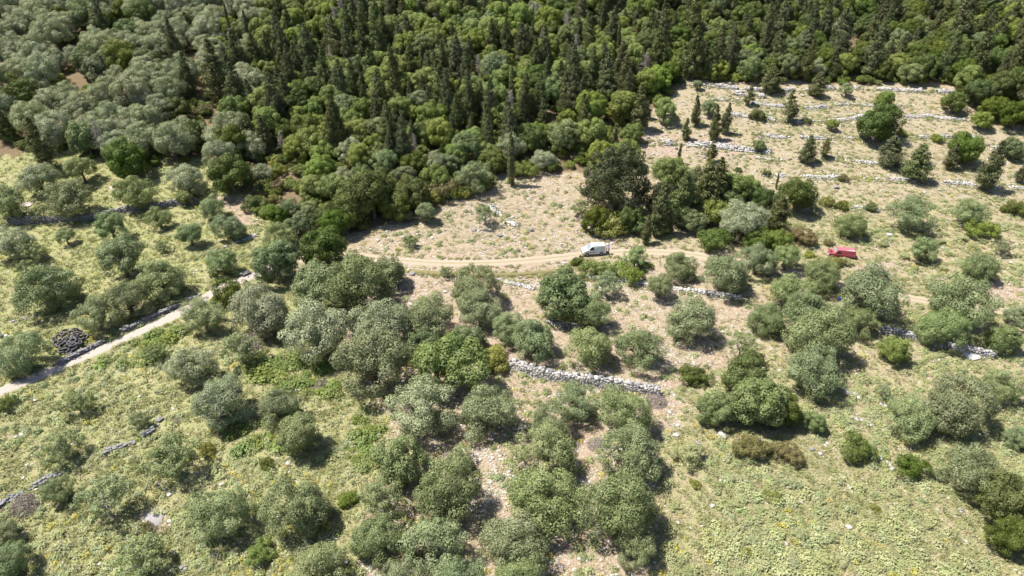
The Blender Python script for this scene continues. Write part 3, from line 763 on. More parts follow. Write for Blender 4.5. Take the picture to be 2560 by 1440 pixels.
# conifers: foot, tip and width
CON = [
('conifer', 1640, 455, 590, 62, 'conifer at the lower left of the thicket by the track'),
('conifer', 1700, 425, 560, 80, 'dark conifer in the middle of the thicket'),
('conifer', 1745, 400, 545, 85, 'tallest dark conifer of the thicket'),
('conifer', 1790, 395, 520, 70, 'right-hand conifer of the thicket'),
('conifer', 1612, 540, 612, 26, 'narrow young conifer closest to the track, left'),
('conifer', 1672, 520, 585, 26, 'narrow young conifer closest to the track, right'),
('conifer', 1938, 487, 580, 68, 'dark conifer right of the bright silvery olive'),
('young_conifer', 1776, 350, 405, 32, 'small open conifer rising out of the top of the thicket'),
('pencil_cypress', 1695, 356, 408, 13, 'pencil cypress on top of the thicket'),
('pencil_cypress', 1940, 428, 474, 8, 'little pencil cypress at the bottom of the terraces'),
('pencil_cypress', 1279, 326, 466, 24, 'lone tall pencil cypress above the clearing'),
('young_conifer', 1870, 210, 265, 26, 'small conifer on the second terrace, left of the leaning one'),
('young_conifer', 1969, 224, 306, 42, 'ragged leaning conifer in the middle of the terraces'),
('conifer', 1738, 238, 315, 26, 'young conifer at the left of the terraces, upper one'),
('conifer', 1783, 262, 352, 34, 'taller young conifer of the pair on the left terraces'),
('conifer', 1808, 255, 335, 26, 'slimmer young conifer of the pair on the left terraces'),
('conifer', 1713, 294, 350, 28, 'young conifer standing lowest at the left of the terraces'),
('conifer', 2014, 340, 408, 46, 'bushy young conifer on the fourth terrace'),
('young_conifer', 2058, 344, 395, 30, 'small light conifer beside the bushy young one'),
('conifer', 2218, 338, 415, 58, 'dense conical conifer below the broad domed tree'),
('conifer', 2282, 358, 450, 74, 'pale olive-coloured conifer on the lowest terrace'),
('conifer', 2372, 356, 424, 34, 'dark conifer at the left of the right-hand clump'),
('conifer', 2458, 352, 475, 62, 'tall dark conifer at the right of the right-hand clump'),
('conifer', 2546, 400, 458, 26, 'slim conifer cut by the right edge on the terraces'),
('conifer', 1925, 165, 232, 52, 'conifer growing through the top terrace wall'),
('conifer', 2038, 180, 242, 46, 'conifer at the top terrace wall, right of the other'),
('conifer', 22, 265, 352, 56, 'dark conifer at the left edge among silvery olives'),
('conifer', 122, 288, 425, 66, 'tall dark conifer above the left field'),
('conifer', 448, 45, 178, 44, 'dark conifer standing alone in the upper left olives'),
('conifer', 478, 30, 90, 34, 'small dark conifer above the lone one in the upper left'),
('conifer', 556, 98, 262, 76, 'big dark conifer where olives meet the wood'),
('pencil_cypress', 582, 4, 122, 15, 'slender cypress at the top, left edge of the wood'),
('pencil_cypress', 625, 20, 118, 15, 'slender cypress right of the first at the wood edge'),
('conifer', 258, 0, 100, 50, 'dark conifer at the top left among olives'),
('pencil_cypress', 1005, 115, 172, 18, 'small pencil cypress in the bright green wood'),
('pencil_cypress', 1545, 48, 172, 15, 'pencil cypress in the upper wood, right of centre'),
('pencil_cypress', 1500, 25, 122, 15, 'taller pencil cypress in the upper wood, right of centre'),
('dead_tree', 1515, 160, 225, 52, 'bare grey dead tree beside the terraces in the wood'),
('dead_tree', 1440, 85, 155, 36, 'grey dead conifer in the upper wood'),
('dead_tree', 1040, 335, 395, 30, 'grey dead tree low in the wood, left of the cypress'),
('dead_tree', 2105, 55, 120, 30, 'grey dead tree in the upper right wood'),
]
for kd, u, vt, vb, wp, lab in CON: spire_at(kd, u, vt, vb, wp, lab)
for u, v, wp, lab in [(625, 852, 66, 'mauve-grey patch of dead brush by the forked olive'), (62, 1258, 84, 'grey heap of cut brush under the lower left wall'),
                      (800, 958, 34, 'round grey dead thistle heap right of the brambles'), (1492, 1108, 52, 'grey brush heap between the two olive rows'),
                      (440, 1052, 30, 'brush pile at the upper end of the lower left wall'), (1830, 1000, 52, 'pale dead twigs at the left of the green thicket'),
                                            (1640, 1000, 60, 'brown dead brush at the right end of the central wall')]:
    crown_at(BR, u, v, wp, lab)
# ------------------------------------------------------------------ the wood: trees one by one up to the limit, the rest as one mass
class GNScatter: pass
def scatter(name, src, pos, scl, rot, label, pick=None, cat=None):
    """one object whose points carry copies of the source meshes (ground cover nobody could count)"""
    pos = np.asarray(pos, np.float32); n = len(pos)
    me = bpy.data.meshes.new(name); me.vertices.add(n); me.vertices.foreach_set('co', pos.ravel())
    def att(nm, typ, data, key):
        a = me.attributes.new(nm, typ, 'POINT'); a.data.foreach_set(key, np.asarray(data).ravel())
    scl = np.asarray(scl, np.float32); scl = np.repeat(scl[:, None], 3, 1) if scl.ndim == 1 else scl
    att('scl', 'FLOAT_VECTOR', scl, 'vector'); rv = np.zeros((n, 3), np.float32); rot = np.asarray(rot)
    if rot.ndim == 1: rv[:, 2] = rot
    else: rv[:] = rot
    att('rot', 'FLOAT_VECTOR', rv, 'vector')
    att('pick', 'INT', (np.random.randint(0, len(src), n) if pick is None else pick).astype(np.int32), 'value')
    c = bpy.data.collections.new(name + '_sources')
    for i, m_ in enumerate(src): c.objects.link(bpy.data.objects.new(f'{name}_source_{i:02d}', m_))
    ng = bpy.data.node_groups.new(name, 'GeometryNodeTree')
    ng.interface.new_socket('Geometry', in_out='INPUT', socket_type='NodeSocketGeometry'); ng.interface.new_socket('Geometry', in_out='OUTPUT', socket_type='NodeSocketGeometry')
    gi = ng.nodes.new('NodeGroupInput'); go = ng.nodes.new('NodeGroupOutput'); L = ng.links.new
    ci = ng.nodes.new('GeometryNodeCollectionInfo'); ci.inputs['Collection'].default_value = c; ci.inputs['Separate Children'].default_value = True; ci.inputs['Reset Children'].default_value = True
    iop = ng.nodes.new('GeometryNodeInstanceOnPoints'); iop.inputs['Pick Instance'].default_value = True
    def na(nm, typ):
        a = ng.nodes.new('GeometryNodeInputNamedAttribute'); a.data_type = typ; a.inputs['Name'].default_value = nm; return a.outputs['Attribute']
    er = ng.nodes.new('FunctionNodeEulerToRotation'); L(na('rot', 'FLOAT_VECTOR'), er.inputs[0])
    L(gi.outputs[0], iop.inputs['Points']); L(ci.outputs[0], iop.inputs['Instance']); L(na('pick', 'INT'), iop.inputs['Instance Index'])
    L(er.outputs[0], iop.inputs['Rotation']); L(na('scl', 'FLOAT_VECTOR'), iop.inputs['Scale']); L(iop.outputs[0], go.inputs[0])
    o = obj(name, me); md = o.modifiers.new('scatter', 'NODES'); md.node_group = ng
    tag(o, label, cat, None, 'stuff'); return o
rf = np.random.RandomState(23)
OLZONE = [(-400, -400), (520, -400), (560, 60), (540, 260), (620, 380), (600, 430), (480, 400), (330, 405), (160, 380), (-400, 390)]
cand = []
sp = 3.7
for gy in np.arange(108, 214, sp):
    for gx in np.arange(-175, 176, sp):
        cand.append((gx + rf.uniform(-.42, .42) * sp, gy + rf.uniform(-.42, .42) * sp))
cand = np.array(cand); cz = terr(cand[:, 0], cand[:, 1]); cu, cv, cd = pix(cand[:, 0], cand[:, 1], cz)
inF = inpoly(cu, cv, FOREST); inO = inpoly(cu, cv, OLZONE)
PL = np.array(PLACED)
todo = []
for i in np.argsort(cd):
    if not inF[i]: continue
    x, y = cand[i]; u, v = cu[i], cv[i]
    r = rf.rand(); blob = vnoise(x, y, 14, 31)
    if inO[i] or (u < 700 and v < 430 and r < .5):
        if rf.rand() < .46: continue
        q = rf.rand(); kd = 'lit_pale_olive' if q < .88 else 'mid_tree' if q < .93 else 'dark_tree' if q < .97 else 'conifer'; wm = rf.uniform(5.2, 8.2)
    elif v > 405 and u > 640:
        if rf.rand() < .2: continue
        q = rf.rand(); kd = 'green_tree' if q < .3 else 'mid_tree' if q < .62 else 'dark_tree' if q < .82 else 'lit_pale_olive'; wm = rf.uniform(4.2, 6.2)
    elif u > 1640:
        pc = .40 + .4 * (blob - .5); q = rf.rand()
        kd = 'conifer' if q < pc else 'dark_tree' if q < pc + .34 else 'green_tree' if q < pc + .46 else 'mid_tree' if q < .97 else 'lit_pale_olive'; wm = rf.uniform(3.8, 6.0)
    else:
        mid = math.exp(-((u - 1150) / 420) ** 2) * (1 if v > 120 else .55); pc = .27 + .25 * mid + .45 * (blob - .5); q = rf.rand()
        kd = 'conifer' if q < pc else 'green_tree' if q < pc + (1 - pc) * .60 else 'mid_tree' if q < pc + (1 - pc) * .80 else 'dark_tree' if q < pc + (1 - pc) * .94 else 'dead_tree'; wm = rf.uniform(3.4, 7.0)
    h = wm
    if kd == 'conifer': h = rf.uniform(4.8, 11.5) * (1.0 if v > 90 else .9); wm = h * rf.uniform(.27, .42)
    if kd == 'dead_tree': h = rf.uniform(5, 8); wm = h * .5
    if len(PL) and np.min(np.hypot(PL[:, 0] - x, PL[:, 1] - y) - PL[:, 2]) < wm * .28: continue
    todo.append((kd, x, y, cz[i], wm, h, u, v))
FLAB = {'conifer': 'dark conifer standing in the mixed wood on the upper slope', 'green_tree': 'fresh green broadleaf tree in the mixed wood on the upper slope',
        'mid_tree': 'grey-green broadleaf tree in the mixed wood on the upper slope', 'dark_tree': 'dark evergreen broadleaf tree in the mixed wood on the upper slope',
        'lit_pale_olive': 'silvery olive in the dense grove on the upper left slope', 'dead_tree': 'grey bare tree standing inside the mixed wood'}
FGRP = {'conifer': 'conifers of the upper wood', 'green_tree': 'fresh green trees of the upper wood', 'mid_tree': 'grey-green trees of the upper wood', 'dark_tree': 'dark evergreens of the upper wood', 'lit_pale_olive': 'olives of the upper left grove', 'dead_tree': 'dead trees of the upper wood'}
cnt = {}; rest = []
def where(u, v, size):
    a = 'topmost' if v < 70 else 'upper' if v < 150 else 'middle' if v < 260 else 'lower' if v < 370 else 'front'
    b = 'at the left edge' if u < 200 else 'above the left field' if u < 480 else 'over the lane junction' if u < 800 else 'over the left clearing' if u < 1150 else 'over the right clearing' if u < 1480 else 'left of the terraces' if u < 1720 else 'behind the left terraces' if u < 2050 else 'behind the right terraces' if u < 2330 else 'at the right edge'
    return f'{size} ', f' in the {a} rows {b}'
SHORT = {'conifer': 'dark conifer of the mixed wood', 'green_tree': 'fresh green tree of the mixed wood', 'mid_tree': 'grey-green tree of the mixed wood', 'dark_tree': 'dark evergreen of the mixed wood', 'lit_pale_olive': 'silvery olive of the upper grove', 'dead_tree': 'bare grey tree of the mixed wood'}
LIM = {'conifer': 262, 'green_tree': 150, 'mid_tree': 90, 'dark_tree': 160, 'lit_pale_olive': 150, 'dead_tree': 20}
for t in todo:
    kd, x, y, z, wm, h, u, v = t
    if v > -70 and -60 < u < 2620 and cnt.get(kd, 0) < LIM[kd]:
        cnt[kd] = cnt.get(kd, 0) + 1
        sz_ = ('tall' if h > 10 else 'short' if h < 8 else 'medium') if kd == 'conifer' else ('broad' if wm > (7.2 if kd == 'lit_pale_olive' else 5.5) else 'small' if wm < (6 if kd == 'lit_pale_olive' else 4.7) else 'medium')
        q1, q2 = where(u, v - 20, sz_); lab = q1 + SHORT[kd] + q2
        if kd == 'conifer': o = plant(kd, (x, y, z - .05), wm / .50 * 1.1, h, lab, FGRP[kd], whole=True)
        elif kd == 'dead_tree': o = plant(kd, (x, y, z - .05), wm / .5, h, lab, FGRP[kd], whole=True)
        else: o = plant(kd, (x, y, z - .05), wm, wm * rf.uniform(.9, 1.2), lab, FGRP[kd], whole=True)
    else: rest.append(t)
print('forest', cnt, 'rest', len(rest))
kinds = ['conifer', 'green_tree', 'mid_tree', 'dark_tree', 'lit_pale_olive', 'dead_tree']; src = []; off = {}
for k in kinds: off[k] = len(src); src += [v_[2] for v_ in VAR[k]]
pos = [(t[1], t[2], t[3] - .05) for t in rest]; pick = np.array([off[t[0]] + random.randrange(len(VAR[t[0]])) for t in rest])
scl = [((t[4] / .5, t[4] / .5, t[5]) if t[0] in ('conifer', 'dead_tree') else (t[4], t[4], t[4] * 1.1)) for t in rest]
scatter('woodland', src, pos, np.array(scl), rf.uniform(0, 6.28, len(rest)), 'far trees of the wood that merge into one mass', pick, 'woodland')
# undergrowth between the trunks
n = 7000; ux = rf.uniform(-170, 170, n); uy = rf.uniform(108, 212, n); uz = terr(ux, uy); uu, uv_, _ = pix(ux, uy, uz)
k = inpoly(uu, uv_, FOREST) & (rf.rand(n) < np.where(inpoly(uu, uv_, OLZONE), .35, 1.0))
src = [v_[0] for q in ('green_bush', 'dark_bush', 'brown_bush', 'yellow_bush') for v_ in VAR[q]]
pk_ = np.where(rf.rand(k.sum()) < .45, rf.randint(0, 3, k.sum()), np.where(rf.rand(k.sum()) < .6, rf.randint(3, 6, k.sum()), rf.randint(6, 12, k.sum())))
scatter('undergrowth', src, np.stack([ux[k], uy[k], uz[k] - .03], -1), rf.uniform(1.6, 3.6, k.sum()), rf.uniform(0, 6.28, k.sum()), 'low undergrowth filling the wood between the trees', pk_, 'undergrowth')
# ------------------------------------------------------------------ dry stone walls
rw = np.random.RandomState(5)
def stone_mesh(name, m, box=(1, 1, 1), sub=1, jit=.16):
    bm = bmesh.new(); bmesh.ops.create_icosphere(bm, subdivisions=sub, radius=.5)
    for v in bm.verts:
        d = v.co.copy(); mx = max(abs(d.x), abs(d.y), abs(d.z)); d = d * (1 - .55) + d * (.5 / mx) * .55      # towards a block
        v.co = Vector((d.x * box[0], d.y * box[1], d.z * box[2])) * (1 + rw.uniform(-jit, jit))
    return mesh_bm(name, bm, [m])
DSTONES = None
STONES = [stone_mesh(f'stone_{i}', M['stone'] if i % 2 else M['stone_grey']) for i in range(8)]
M['stone_shaded'] = simple('shaded_lichen_stone', (.17, .165, .165), .9, var=.4, scale=3, bump=.3); DSTONES = [stone_mesh(f'shaded_stone_{i}', M['stone_grey'] if i % 3 else M['stone_shaded']) for i in range(6)]  # darker stones: shade of the wall faces put into the colour, with lichen variation
_cube = np.array([(x, y, z) for x in (-.5, .5) for y in (-.5, .5) for z in (-.5, .5)], float)
_cf = np.array([(0, 1, 3, 2), (4, 6, 7, 5), (0, 4, 5, 1), (2, 3, 7, 6), (0, 2, 6, 4), (1, 5, 7, 3)])
def wall_layout(Q, L, h, wd, ss, hvar, seed, gaps=()):
    """list of (pos, size, heading) for the stones of both faces, the top, and some fallen at the foot"""
    r = np.random.RandomState(seed); d = np.r_[0, np.cumsum(np.linalg.norm(np.diff(Q, axis=0), axis=1))]
    def P(t):
        t = min(max(t, 0), d[-1]); x = np.interp(t, d, Q[:, 0]); y = np.interp(t, d, Q[:, 1])
        x2 = np.interp(min(t + .6, d[-1]), d, Q[:, 0]) - np.interp(max(t - .6, 0), d, Q[:, 0]); y2 = np.interp(min(t + .6, d[-1]), d, Q[:, 1]) - np.interp(max(t - .6, 0), d, Q[:, 1])
        return x, y, math.atan2(y2, x2)
    out = []
    def add(t, side, zz, sz):
        x, y, a = P(t); nx, ny = math.sin(a), -math.cos(a)            # side +1: toward the camera when the wall runs left to right
        o = side * (wd * .5 - .30 * zz * .35) if side else r.uniform(-.25, .25) * wd
        px, py = x + nx * o, y + ny * o
        out.append(((px, py, float(terr(px, py)) + zz), sz, a + r.normal(0, .12), r.normal(0, .10, 2)))
    def hh(t):
        a_ = h * (1 - hvar + hvar * 2 * float(vnoise(t + seed * 17.3, seed * 3.1, 2.2, 71)))
        if hvar > .42 and float(vnoise(t + seed * 5.7, seed * 9.1, 3.4, 72)) < .40: a_ *= .12      # fallen stretch
        if any(a0 < t / d[-1] < a1 for a0, a1 in gaps): a_ *= .06
        return a_ * (1 + .12 * math.sin(t * 5.1 + seed))
    nc = max(1, int(round(h * (1 + hvar) / (ss * .62))))
    for c in range(nc):
        z0 = (c + .45) * ss * .62; t = r.uniform(0, ss)
        while t < d[-1]:
            l = ss * r.uniform(.65, 1.5)
            if z0 < hh(t):
                add(t + l / 2, 1, z0 + r.normal(0, .02), (l * 1.03, ss * r.uniform(.8, 1.1), ss * r.uniform(.6, .8)))
                if r.rand() < .75: add(t + l / 2, -1, z0, (l, ss * .9, ss * r.uniform(.6, .8)))
            t += l
    t = 0
    while t < d[-1]:
        l = ss * r.uniform(.7, 1.4); z0 = min(hh(t), nc * ss * .62)
        if z0 < h * .2 and r.rand() < .72: t += l; continue
        add(t, 0, max(z0, .08), (l, ss * r.uniform(.8, 1.3), ss * r.uniform(.5, .75)))
        if wd > .55: add(t + l * .4, 0, max(z0 - .04, .06), (l, ss * r.uniform(.8, 1.2), ss * r.uniform(.5, .75)))
        if r.rand() < .25 + hvar * .8:                                              # fallen
            add(t, r.choice((-1, 1)) * r.uniform(1.3, 2.2 + 4 * hvar), .05, (l * r.uniform(.5, .9), ss * .6, ss * .45))
        t += l * .95
    return out, hh, P, d[-1]
WALLN = [0]; WALLPTS = []
def wall(pts, label, h=.9, wd=.7, ss=.40, hvar=.3, single=False, grey=False, gaps=()):  # grey: the darker stone colours carry the shade of the wall's face
    if not single: h *= .5; wd *= .8; hvar = min(.8, hvar * 1.6); ss *= .85
    WALLN[0] += 1; Q, L = smoothpath(pts, .5, 3)
    st, hh, P, LL = wall_layout(Q, L, h, wd, ss, hvar, WALLN[0], gaps)
    b = Q[len(Q) // 2]; base = np.array([b[0], b[1], float(terr(b[0], b[1]))])
    WALLPTS.append(Q); root = empty('dry_stone_wall', base); tag(root, label, 'stone wall')
    # rubble core
    V = []
    for t in np.linspace(.3, max(LL - .3, .4), max(3, int(LL / .6))):
        x, y, a = P(t); nx, ny = math.sin(a), -math.cos(a); top = max(.0, hh(t) - .16) if hh(t) > h * .2 else -.12
        for o, z in ((.30, -.15), (.20, top), (-.20, top), (-.30, -.15)):
            px, py = x + nx * wd * o, y + ny * wd * o; V.append((px, py, float(terr(px, py)) + z))
    I = np.arange(len(V)).reshape(-1, 4); Fq = [(I[i, k], I[i, k + 1], I[i + 1, k + 1], I[i + 1, k]) for i in range(len(I) - 1) for k in range(3)] + [tuple(I[0]), tuple(I[-1][::-1])]
    obj('core', mesh_np('wall_core', np.array(V) - base, Fq, [M['core']]), root)
    keep = 290 if single else 0
    if single:
        st.sort(key=lambda q: -(q[1][0] * q[1][2]) / np.linalg.norm(np.array(q[0]) - C0) * (2 if q[0][2] > terr(q[0][0], q[0][1]) + .1 else 1))
        for p, sz, a, tl in st[:keep]:
            o = bpy.data.objects.new('stone', (DSTONES[rw.randint(6)] if grey else STONES[rw.randint(8)])); o.location = np.array(p) - base; o.scale = [v * 1.12 for v in sz]; o.rotation_euler = (tl[0], tl[1], a); link(o, root)
    if len(st) > keep:
        Vs, Fs = [], []
        for p, sz, a, tl in st[keep:]:
            v = _cube * (1 + rw.uniform(-.16, .16, (8, 3))) * np.array(sz) * 1.02; ca, sa = math.cos(a), math.sin(a)
            v[:, 2] += v[:, 0] * tl[1] + v[:, 1] * tl[0]
            v = np.stack([v[:, 0] * ca - v[:, 1] * sa, v[:, 0] * sa + v[:, 1] * ca, v[:, 2]], -1) + np.array(p) - base
            Fs.append(_cf + 8 * len(Vs)); Vs.append(v)
        mi = np.repeat(rw.rand(len(Vs)) < .25, 6).astype(int)
        o = obj('stones', mesh_np('wall_stones', np.concatenate(Vs), np.concatenate(Fs), ([M['stone_grey'], M['stone_shaded']] if grey else [M['stone'], M['stone_grey']]), midx=mi), root); o['kind'] = 'stuff'
    return root
wall([(20, 558), (120, 556), (225, 550), (300, 532), (400, 520), (492, 506)], 'long grey retaining wall across the top of the left field', 1.0, .55, .38, .2, True, True)
wall([(28, 965), (130, 920), (270, 850), (350, 812), (430, 774), (540, 717), (622, 684)], 'dry stone wall along the upper side of the pale lane', .6, .5, .34, .43, True, True, ((.34, .40), (.66, .70)))
wall([(-30, 1285), (60, 1232), (120, 1200), (190, 1172), (262, 1137), (300, 1120), (352, 1100), (385, 1078)], 'broken dark stone wall slanting through the lower left meadow', .42, .55, .32, .8, True, True, ((.20, .26), (.42, .66), (.86, .92)))
wall([(370, 1452), (430, 1428), (500, 1402), (570, 1374), (605, 1352)], 'tumbled pale stone wall at the bottom left between bushes', .4, .7, .32, .8, True, True)
wall([(1278, 918), (1330, 938), (1395, 950), (1480, 962), (1560, 972), (1645, 988)], 'pale dry stone retaining wall in the middle of the grove', 1.25, .8, .34, .12, True)
wall([(1368, 808), (1410, 814), (1445, 818)], 'short stretch of pale wall under the dense round olive', .55, .8, .38, .4)
wall([(1455, 690), (1500, 698), (1570, 706), (1650, 718), (1740, 730), (1820, 742), (1900, 756)], 'grey stone wall running downhill of the track, right of the van', .85, .7, .40, .3)
wall([(2190, 828), (2260, 840), (2330, 860), (2400, 876), (2480, 892)], 'long pale wall below the biggest right-hand olive', .75, .8, .34, .3, True)
wall([(2108, 980), (2165, 998), (2218, 1018)], 'broken pale wall left of the great lower right olive, upper one', .5, .8, .38, .5)
wall([(2130, 1042), (2170, 1060), (2220, 1080)], 'broken pale wall left of the great lower right olive, lower one', .4, .8, .36, .5)
wall([(2196, 1142), (2225, 1165), (2244, 1185)], 'heap-like end of a wall between the two dark meadow bushes', .5, 1.0, .40, .5)
wall([(2355, 1222), (2395, 1240), (2432, 1256)], 'short pale wall at the foot of the lower right olive', .45, .7, .36, .4)
wall([(450, 652), (490, 643), (530, 630), (570, 615), (600, 604), (640, 590)], 'low stone footing under the wire fence', .35, .6, .36, .4)
wall([(30, 806), (75, 792), (110, 780), (150, 768)], 'low stones under the left end of the wire fence', .3, .5, .34, .5)
wall([(1216, 692), (1270, 706), (1335, 722)], 'loose line of white stones on the slope below the track', .25, .8, .36, .6)
wall([(1226, 515), (1240, 530), (1262, 548), (1292, 566)], 'row of white boulders crossing the stony clearing', .45, .8, .55, .5)
# terraces on the right-hand slope
tx = lambda zx, zy: (1700 + zx / 2.938, zy / 2.939)
T = lambda *q: [tx(*p) for p in q]
wall([(1640, 212)] + T((0, 622), (160, 632), (400, 650), (520, 665), (600, 672), (760, 668), (960, 662), (1100, 652), (1300, 652), (1570, 662), (1820, 678), (2000, 682)), 'topmost and longest white terrace wall under the wood', .9, .8, .45, .3, gaps=((.10, .16), (.47, .52), (.70, .76), (.90, .95)))
wall(T((400, 690), (520, 700), (610, 712)), 'collapsed white rubble face below the topmost terrace wall', 1.0, 1.6, .5, .4)
wall(T((230, 728), (480, 748), (600, 768), (760, 788), (900, 798), (1080, 788)), 'second terrace wall from the top, left half', .5, .8, .42, .4)
wall(T((1130, 768), (1280, 768), (1450, 778), (1640, 775)), 'second terrace wall from the top, right half', .35, .7, .4, .5)
wall(T((330, 838), (500, 858), (650, 880), (800, 898), (1000, 888), (1150, 888), (1240, 878), (1340, 858)), 'third terrace wall from the top, left of the broad domed tree', .6, .9, .45, .4, gaps=((.18, .27), (.55, .66)))
wall(T((1650, 858), (1850, 858), (1980, 878), (2090, 880)), 'third terrace wall from the top, right of the broad domed tree', .5, .8, .42, .4)
wall(T((530, 978), (700, 1008), (850, 1008), (1000, 1018), (1370, 1018), (1650, 1010), (1900, 1008), (2100, 1008)), 'fourth terrace wall from the top, passing the broad domed tree', .5, .8, .42, .4, gaps=((.15, .22), (.40, .50), (.68, .78)))
wall(T((-330, 1048), (-200, 1050), (0, 1058), (200, 1068), (450, 1098), (660, 1118)), 'wide white rubble wall at the left of the lower terraces', .7, 1.6, .48, .4)
wall(T((560, 1160), (730, 1178), (880, 1168), (1030, 1163), (1200, 1178), (1400, 1198), (1600, 1208), (1850, 1218)), 'fifth terrace wall from the top, under the young conifers', .45, .8, .42, .5)
wall(T((600, 1288), (850, 1293), (1100, 1308), (1300, 1313), (1620, 1320), (1850, 1338), (2100, 1353), (2250, 1378), (2400, 1378), (2527, 1388), (2640, 1395)), 'lowest long terrace wall above the scrub', .5, .9, .42, .4, gaps=((.08, .16), (.30, .40), (.58, .66), (.84, .90)))
wall(T((2130, 1000), (2300, 1080), (2420, 1150), (2540, 1190)), 'white rubble line going down the right end of the terraces', .5, 1.2, .45, .5)
tf = lambda *q: [(1700 + a / 2.938, 480 + b / 2.939) for a, b in q]
wall(tf((1200, 112), (1380, 125), (1560, 150)), 'pale low wall between the terraces and the scrub, left piece', .45, .8, .4, .4)
wall(tf((1860, 192), (1960, 225), (2060, 255)), 'pale low wall between the terraces and the scrub, right piece', .45, .8, .4, .4)
# loose white rocks big enough to pick out
ROCKS = [(1236, 528, 10), (1252, 540, 11), (1268, 552, 12), (1284, 562, 13), (1328, 577, 12), (1030, 686, 14), (1022, 677, 10), (1185, 577, 11), (1250, 590, 12), (1455, 565, 11), (1480, 570, 12), (2222, 588, 9), (1760, 395, 9), (1800, 372, 8), (1655, 350, 9), (1620, 345, 8), (1690, 372, 9), (1470, 548, 12), (1490, 590, 11), (945, 602, 10), (1045, 588, 11), (400, 1050, 16), (1080, 596, 9), (1360, 600, 9), (2090, 470, 12), (1900, 345, 9), (1845, 250, 9), (2005, 240, 9), (720, 1160, 12), (555, 1212, 12), (1690, 1090, 14), (1745, 1110, 12), (2030, 1125, 12), (2050, 1135, 10), (2400, 1275, 12), (1805, 1092, 22)]
for u, v, wp in ROCKS:
    p = at(u, v); dep = float(pix(*p)[2]); s_ = wp * dep / FPX
    o = obj('rock', STONES[rw.randint(8)]); o.location = p + np.array([0, 0, s_ * .18]); o.scale = (s_ * 1.2, s_ * rw.uniform(.7, 1.1), s_ * rw.uniform(.5, .8)); o.rotation_euler = (rw.normal(0, .2), rw.normal(0, .2), rw.uniform(0, 6.28))
    zone = 'lying in the stony clearing above the track' if 860 < u < 1520 and v < 645 else 'lying on the right-hand terraces' if u > 1590 and v < 480 else 'lying in the lower left meadow' if u < 840 else 'lying on the stony slope below the track' if u < 1200 else 'lying in the scrub of the right half'
    tag(o, 'pale limestone rock ' + zone, 'rock', 'loose rocks ' + zone)
# ------------------------------------------------------------------ ground cover
rg = np.random.RandomState(99)
def cover_points(n, x0=-125, x1=125, y0=36, y1=150):
    """more points near the camera, even in the picture"""
    y = y0 + (y1 - y0) * rg.rand(n) ** 1.15; x = rg.uniform(-1, 1, n) * (y * .86 + 16)
    z = terr(x, y); u, v, d = pix(x, y, z); return x, y, z, u, v, d
def off_road(x, y, m=1.9):
    k = np.ones(len(x), bool)
    for Q in (LANE, TRACK):
        for q in Q: k &= (x - q[0]) ** 2 + (y - q[1]) ** 2 > m * m
    return k
def tuft_mesh(name, m, n, ln, spread, flat=.5):
    a = rg.uniform(0, 6.28, n); q = np.sqrt(rg.rand(n)) * spread; V, Fq = [], []
    T_ = []
    for i in range(n):
        b = np.array([math.cos(a[i]) * q[i], math.sin(a[i]) * q[i], 0]); d = np.array([math.cos(a[i] + rg.normal(0, .7)), math.sin(a[i] + rg.normal(0, .7)), 0]) * flat * rg.uniform(.3, 1); L = ln * rg.uniform(.5, 1.2)
        s_ = np.array([-d[1], d[0], 0]); s_ = s_ / max(np.linalg.norm(s_), 1e-6) * ln * .16; tip = b + d * L * 2 + np.array([0, 0, L * .55])
        k = len(V); V += [b - s_, b + s_, (b + tip) / 2 + s_ * .8 + np.array([0, 0, L * .12]), tip]; Fq.append((k, k + 1, k + 2, k + 3)); T_ += [rg.rand()] * 4
    return mesh_np(name, np.array(V), Fq, [m], attr={'tint': T_})
def clump_mesh(name, m, n, rad, hgt, ln):
    d = unitdirs(n); d[:, 2] = np.abs(d[:, 2]); lob = 1 + .28 * np.sin(d[:, 0] * 6 + n) * np.sin(d[:, 1] * 7 + 1)
    P = d * np.array([rad, rad, hgt]) * (rg.uniform(.65, 1.05, n) * lob)[:, None] + np.array([0, 0, .01]); nn = d * .6 + np.array([0, 0, .75]) + rg.normal(0, .3, (n, 3)); nn /= np.linalg.norm(nn, axis=1)[:, None]
    V, Fq, T_ = quads(P, nn, ln, ln * .55, np.clip(rg.normal(.5, .25, n), 0, 1)); V[:, 2] = np.maximum(V[:, 2], .005)
    return mesh_np(name, V, Fq, [m], attr={'tint': T_})
M['grass'] = leafmat('grass_blade', (.215, .24, .085), (.345, .34, .165), .25, .6)
M['straw'] = leafmat('straw_blade', (.33, .28, .16), (.50, .44, .29), .2, .6)
M['herb'] = leafmat('herb_leaf', (.25, .285, .125), (.37, .395, .20), .22, .8)
M['bramble'] = leafmat('bramble_leaf', (.14, .19, .045), (.25, .30, .085), .25, .6)
x, y, z, u, v, d = cover_points(90000); g_, s_, p_, f_ = fields(x, y); ok = (f_ < .5) & off_road(x, y, 1.25)
pat = vnoise(x, y, 3.2, 41); pat2 = vnoise(x, y, 9, 42)
k = ok & (rg.rand(len(x)) < np.clip((g_ - .05) * 1.15 * (.35 + pat * 1.2), 0, 1))
scatter('grass', [tuft_mesh(f'grass_tuft_{i}', M['grass'], 16, .26, .26) for i in range(4)], np.stack([x[k], y[k], z[k]], -1), rg.uniform(.6, 1.5, k.sum()), rg.uniform(0, 6.28, k.sum()), 'green and yellowing grass growing over the meadows', cat='grass'); print('grass', k.sum())
x, y, z, u, v, d = cover_points(60000); g_, s_, p_, f_ = fields(x, y); ok = (f_ < .5) & off_road(x, y, 1.25)
k = ok & (rg.rand(len(x)) < np.where(g_ > .6, .16, .6) * (.3 + vnoise(x, y, 2.6, 43) * 1.3))
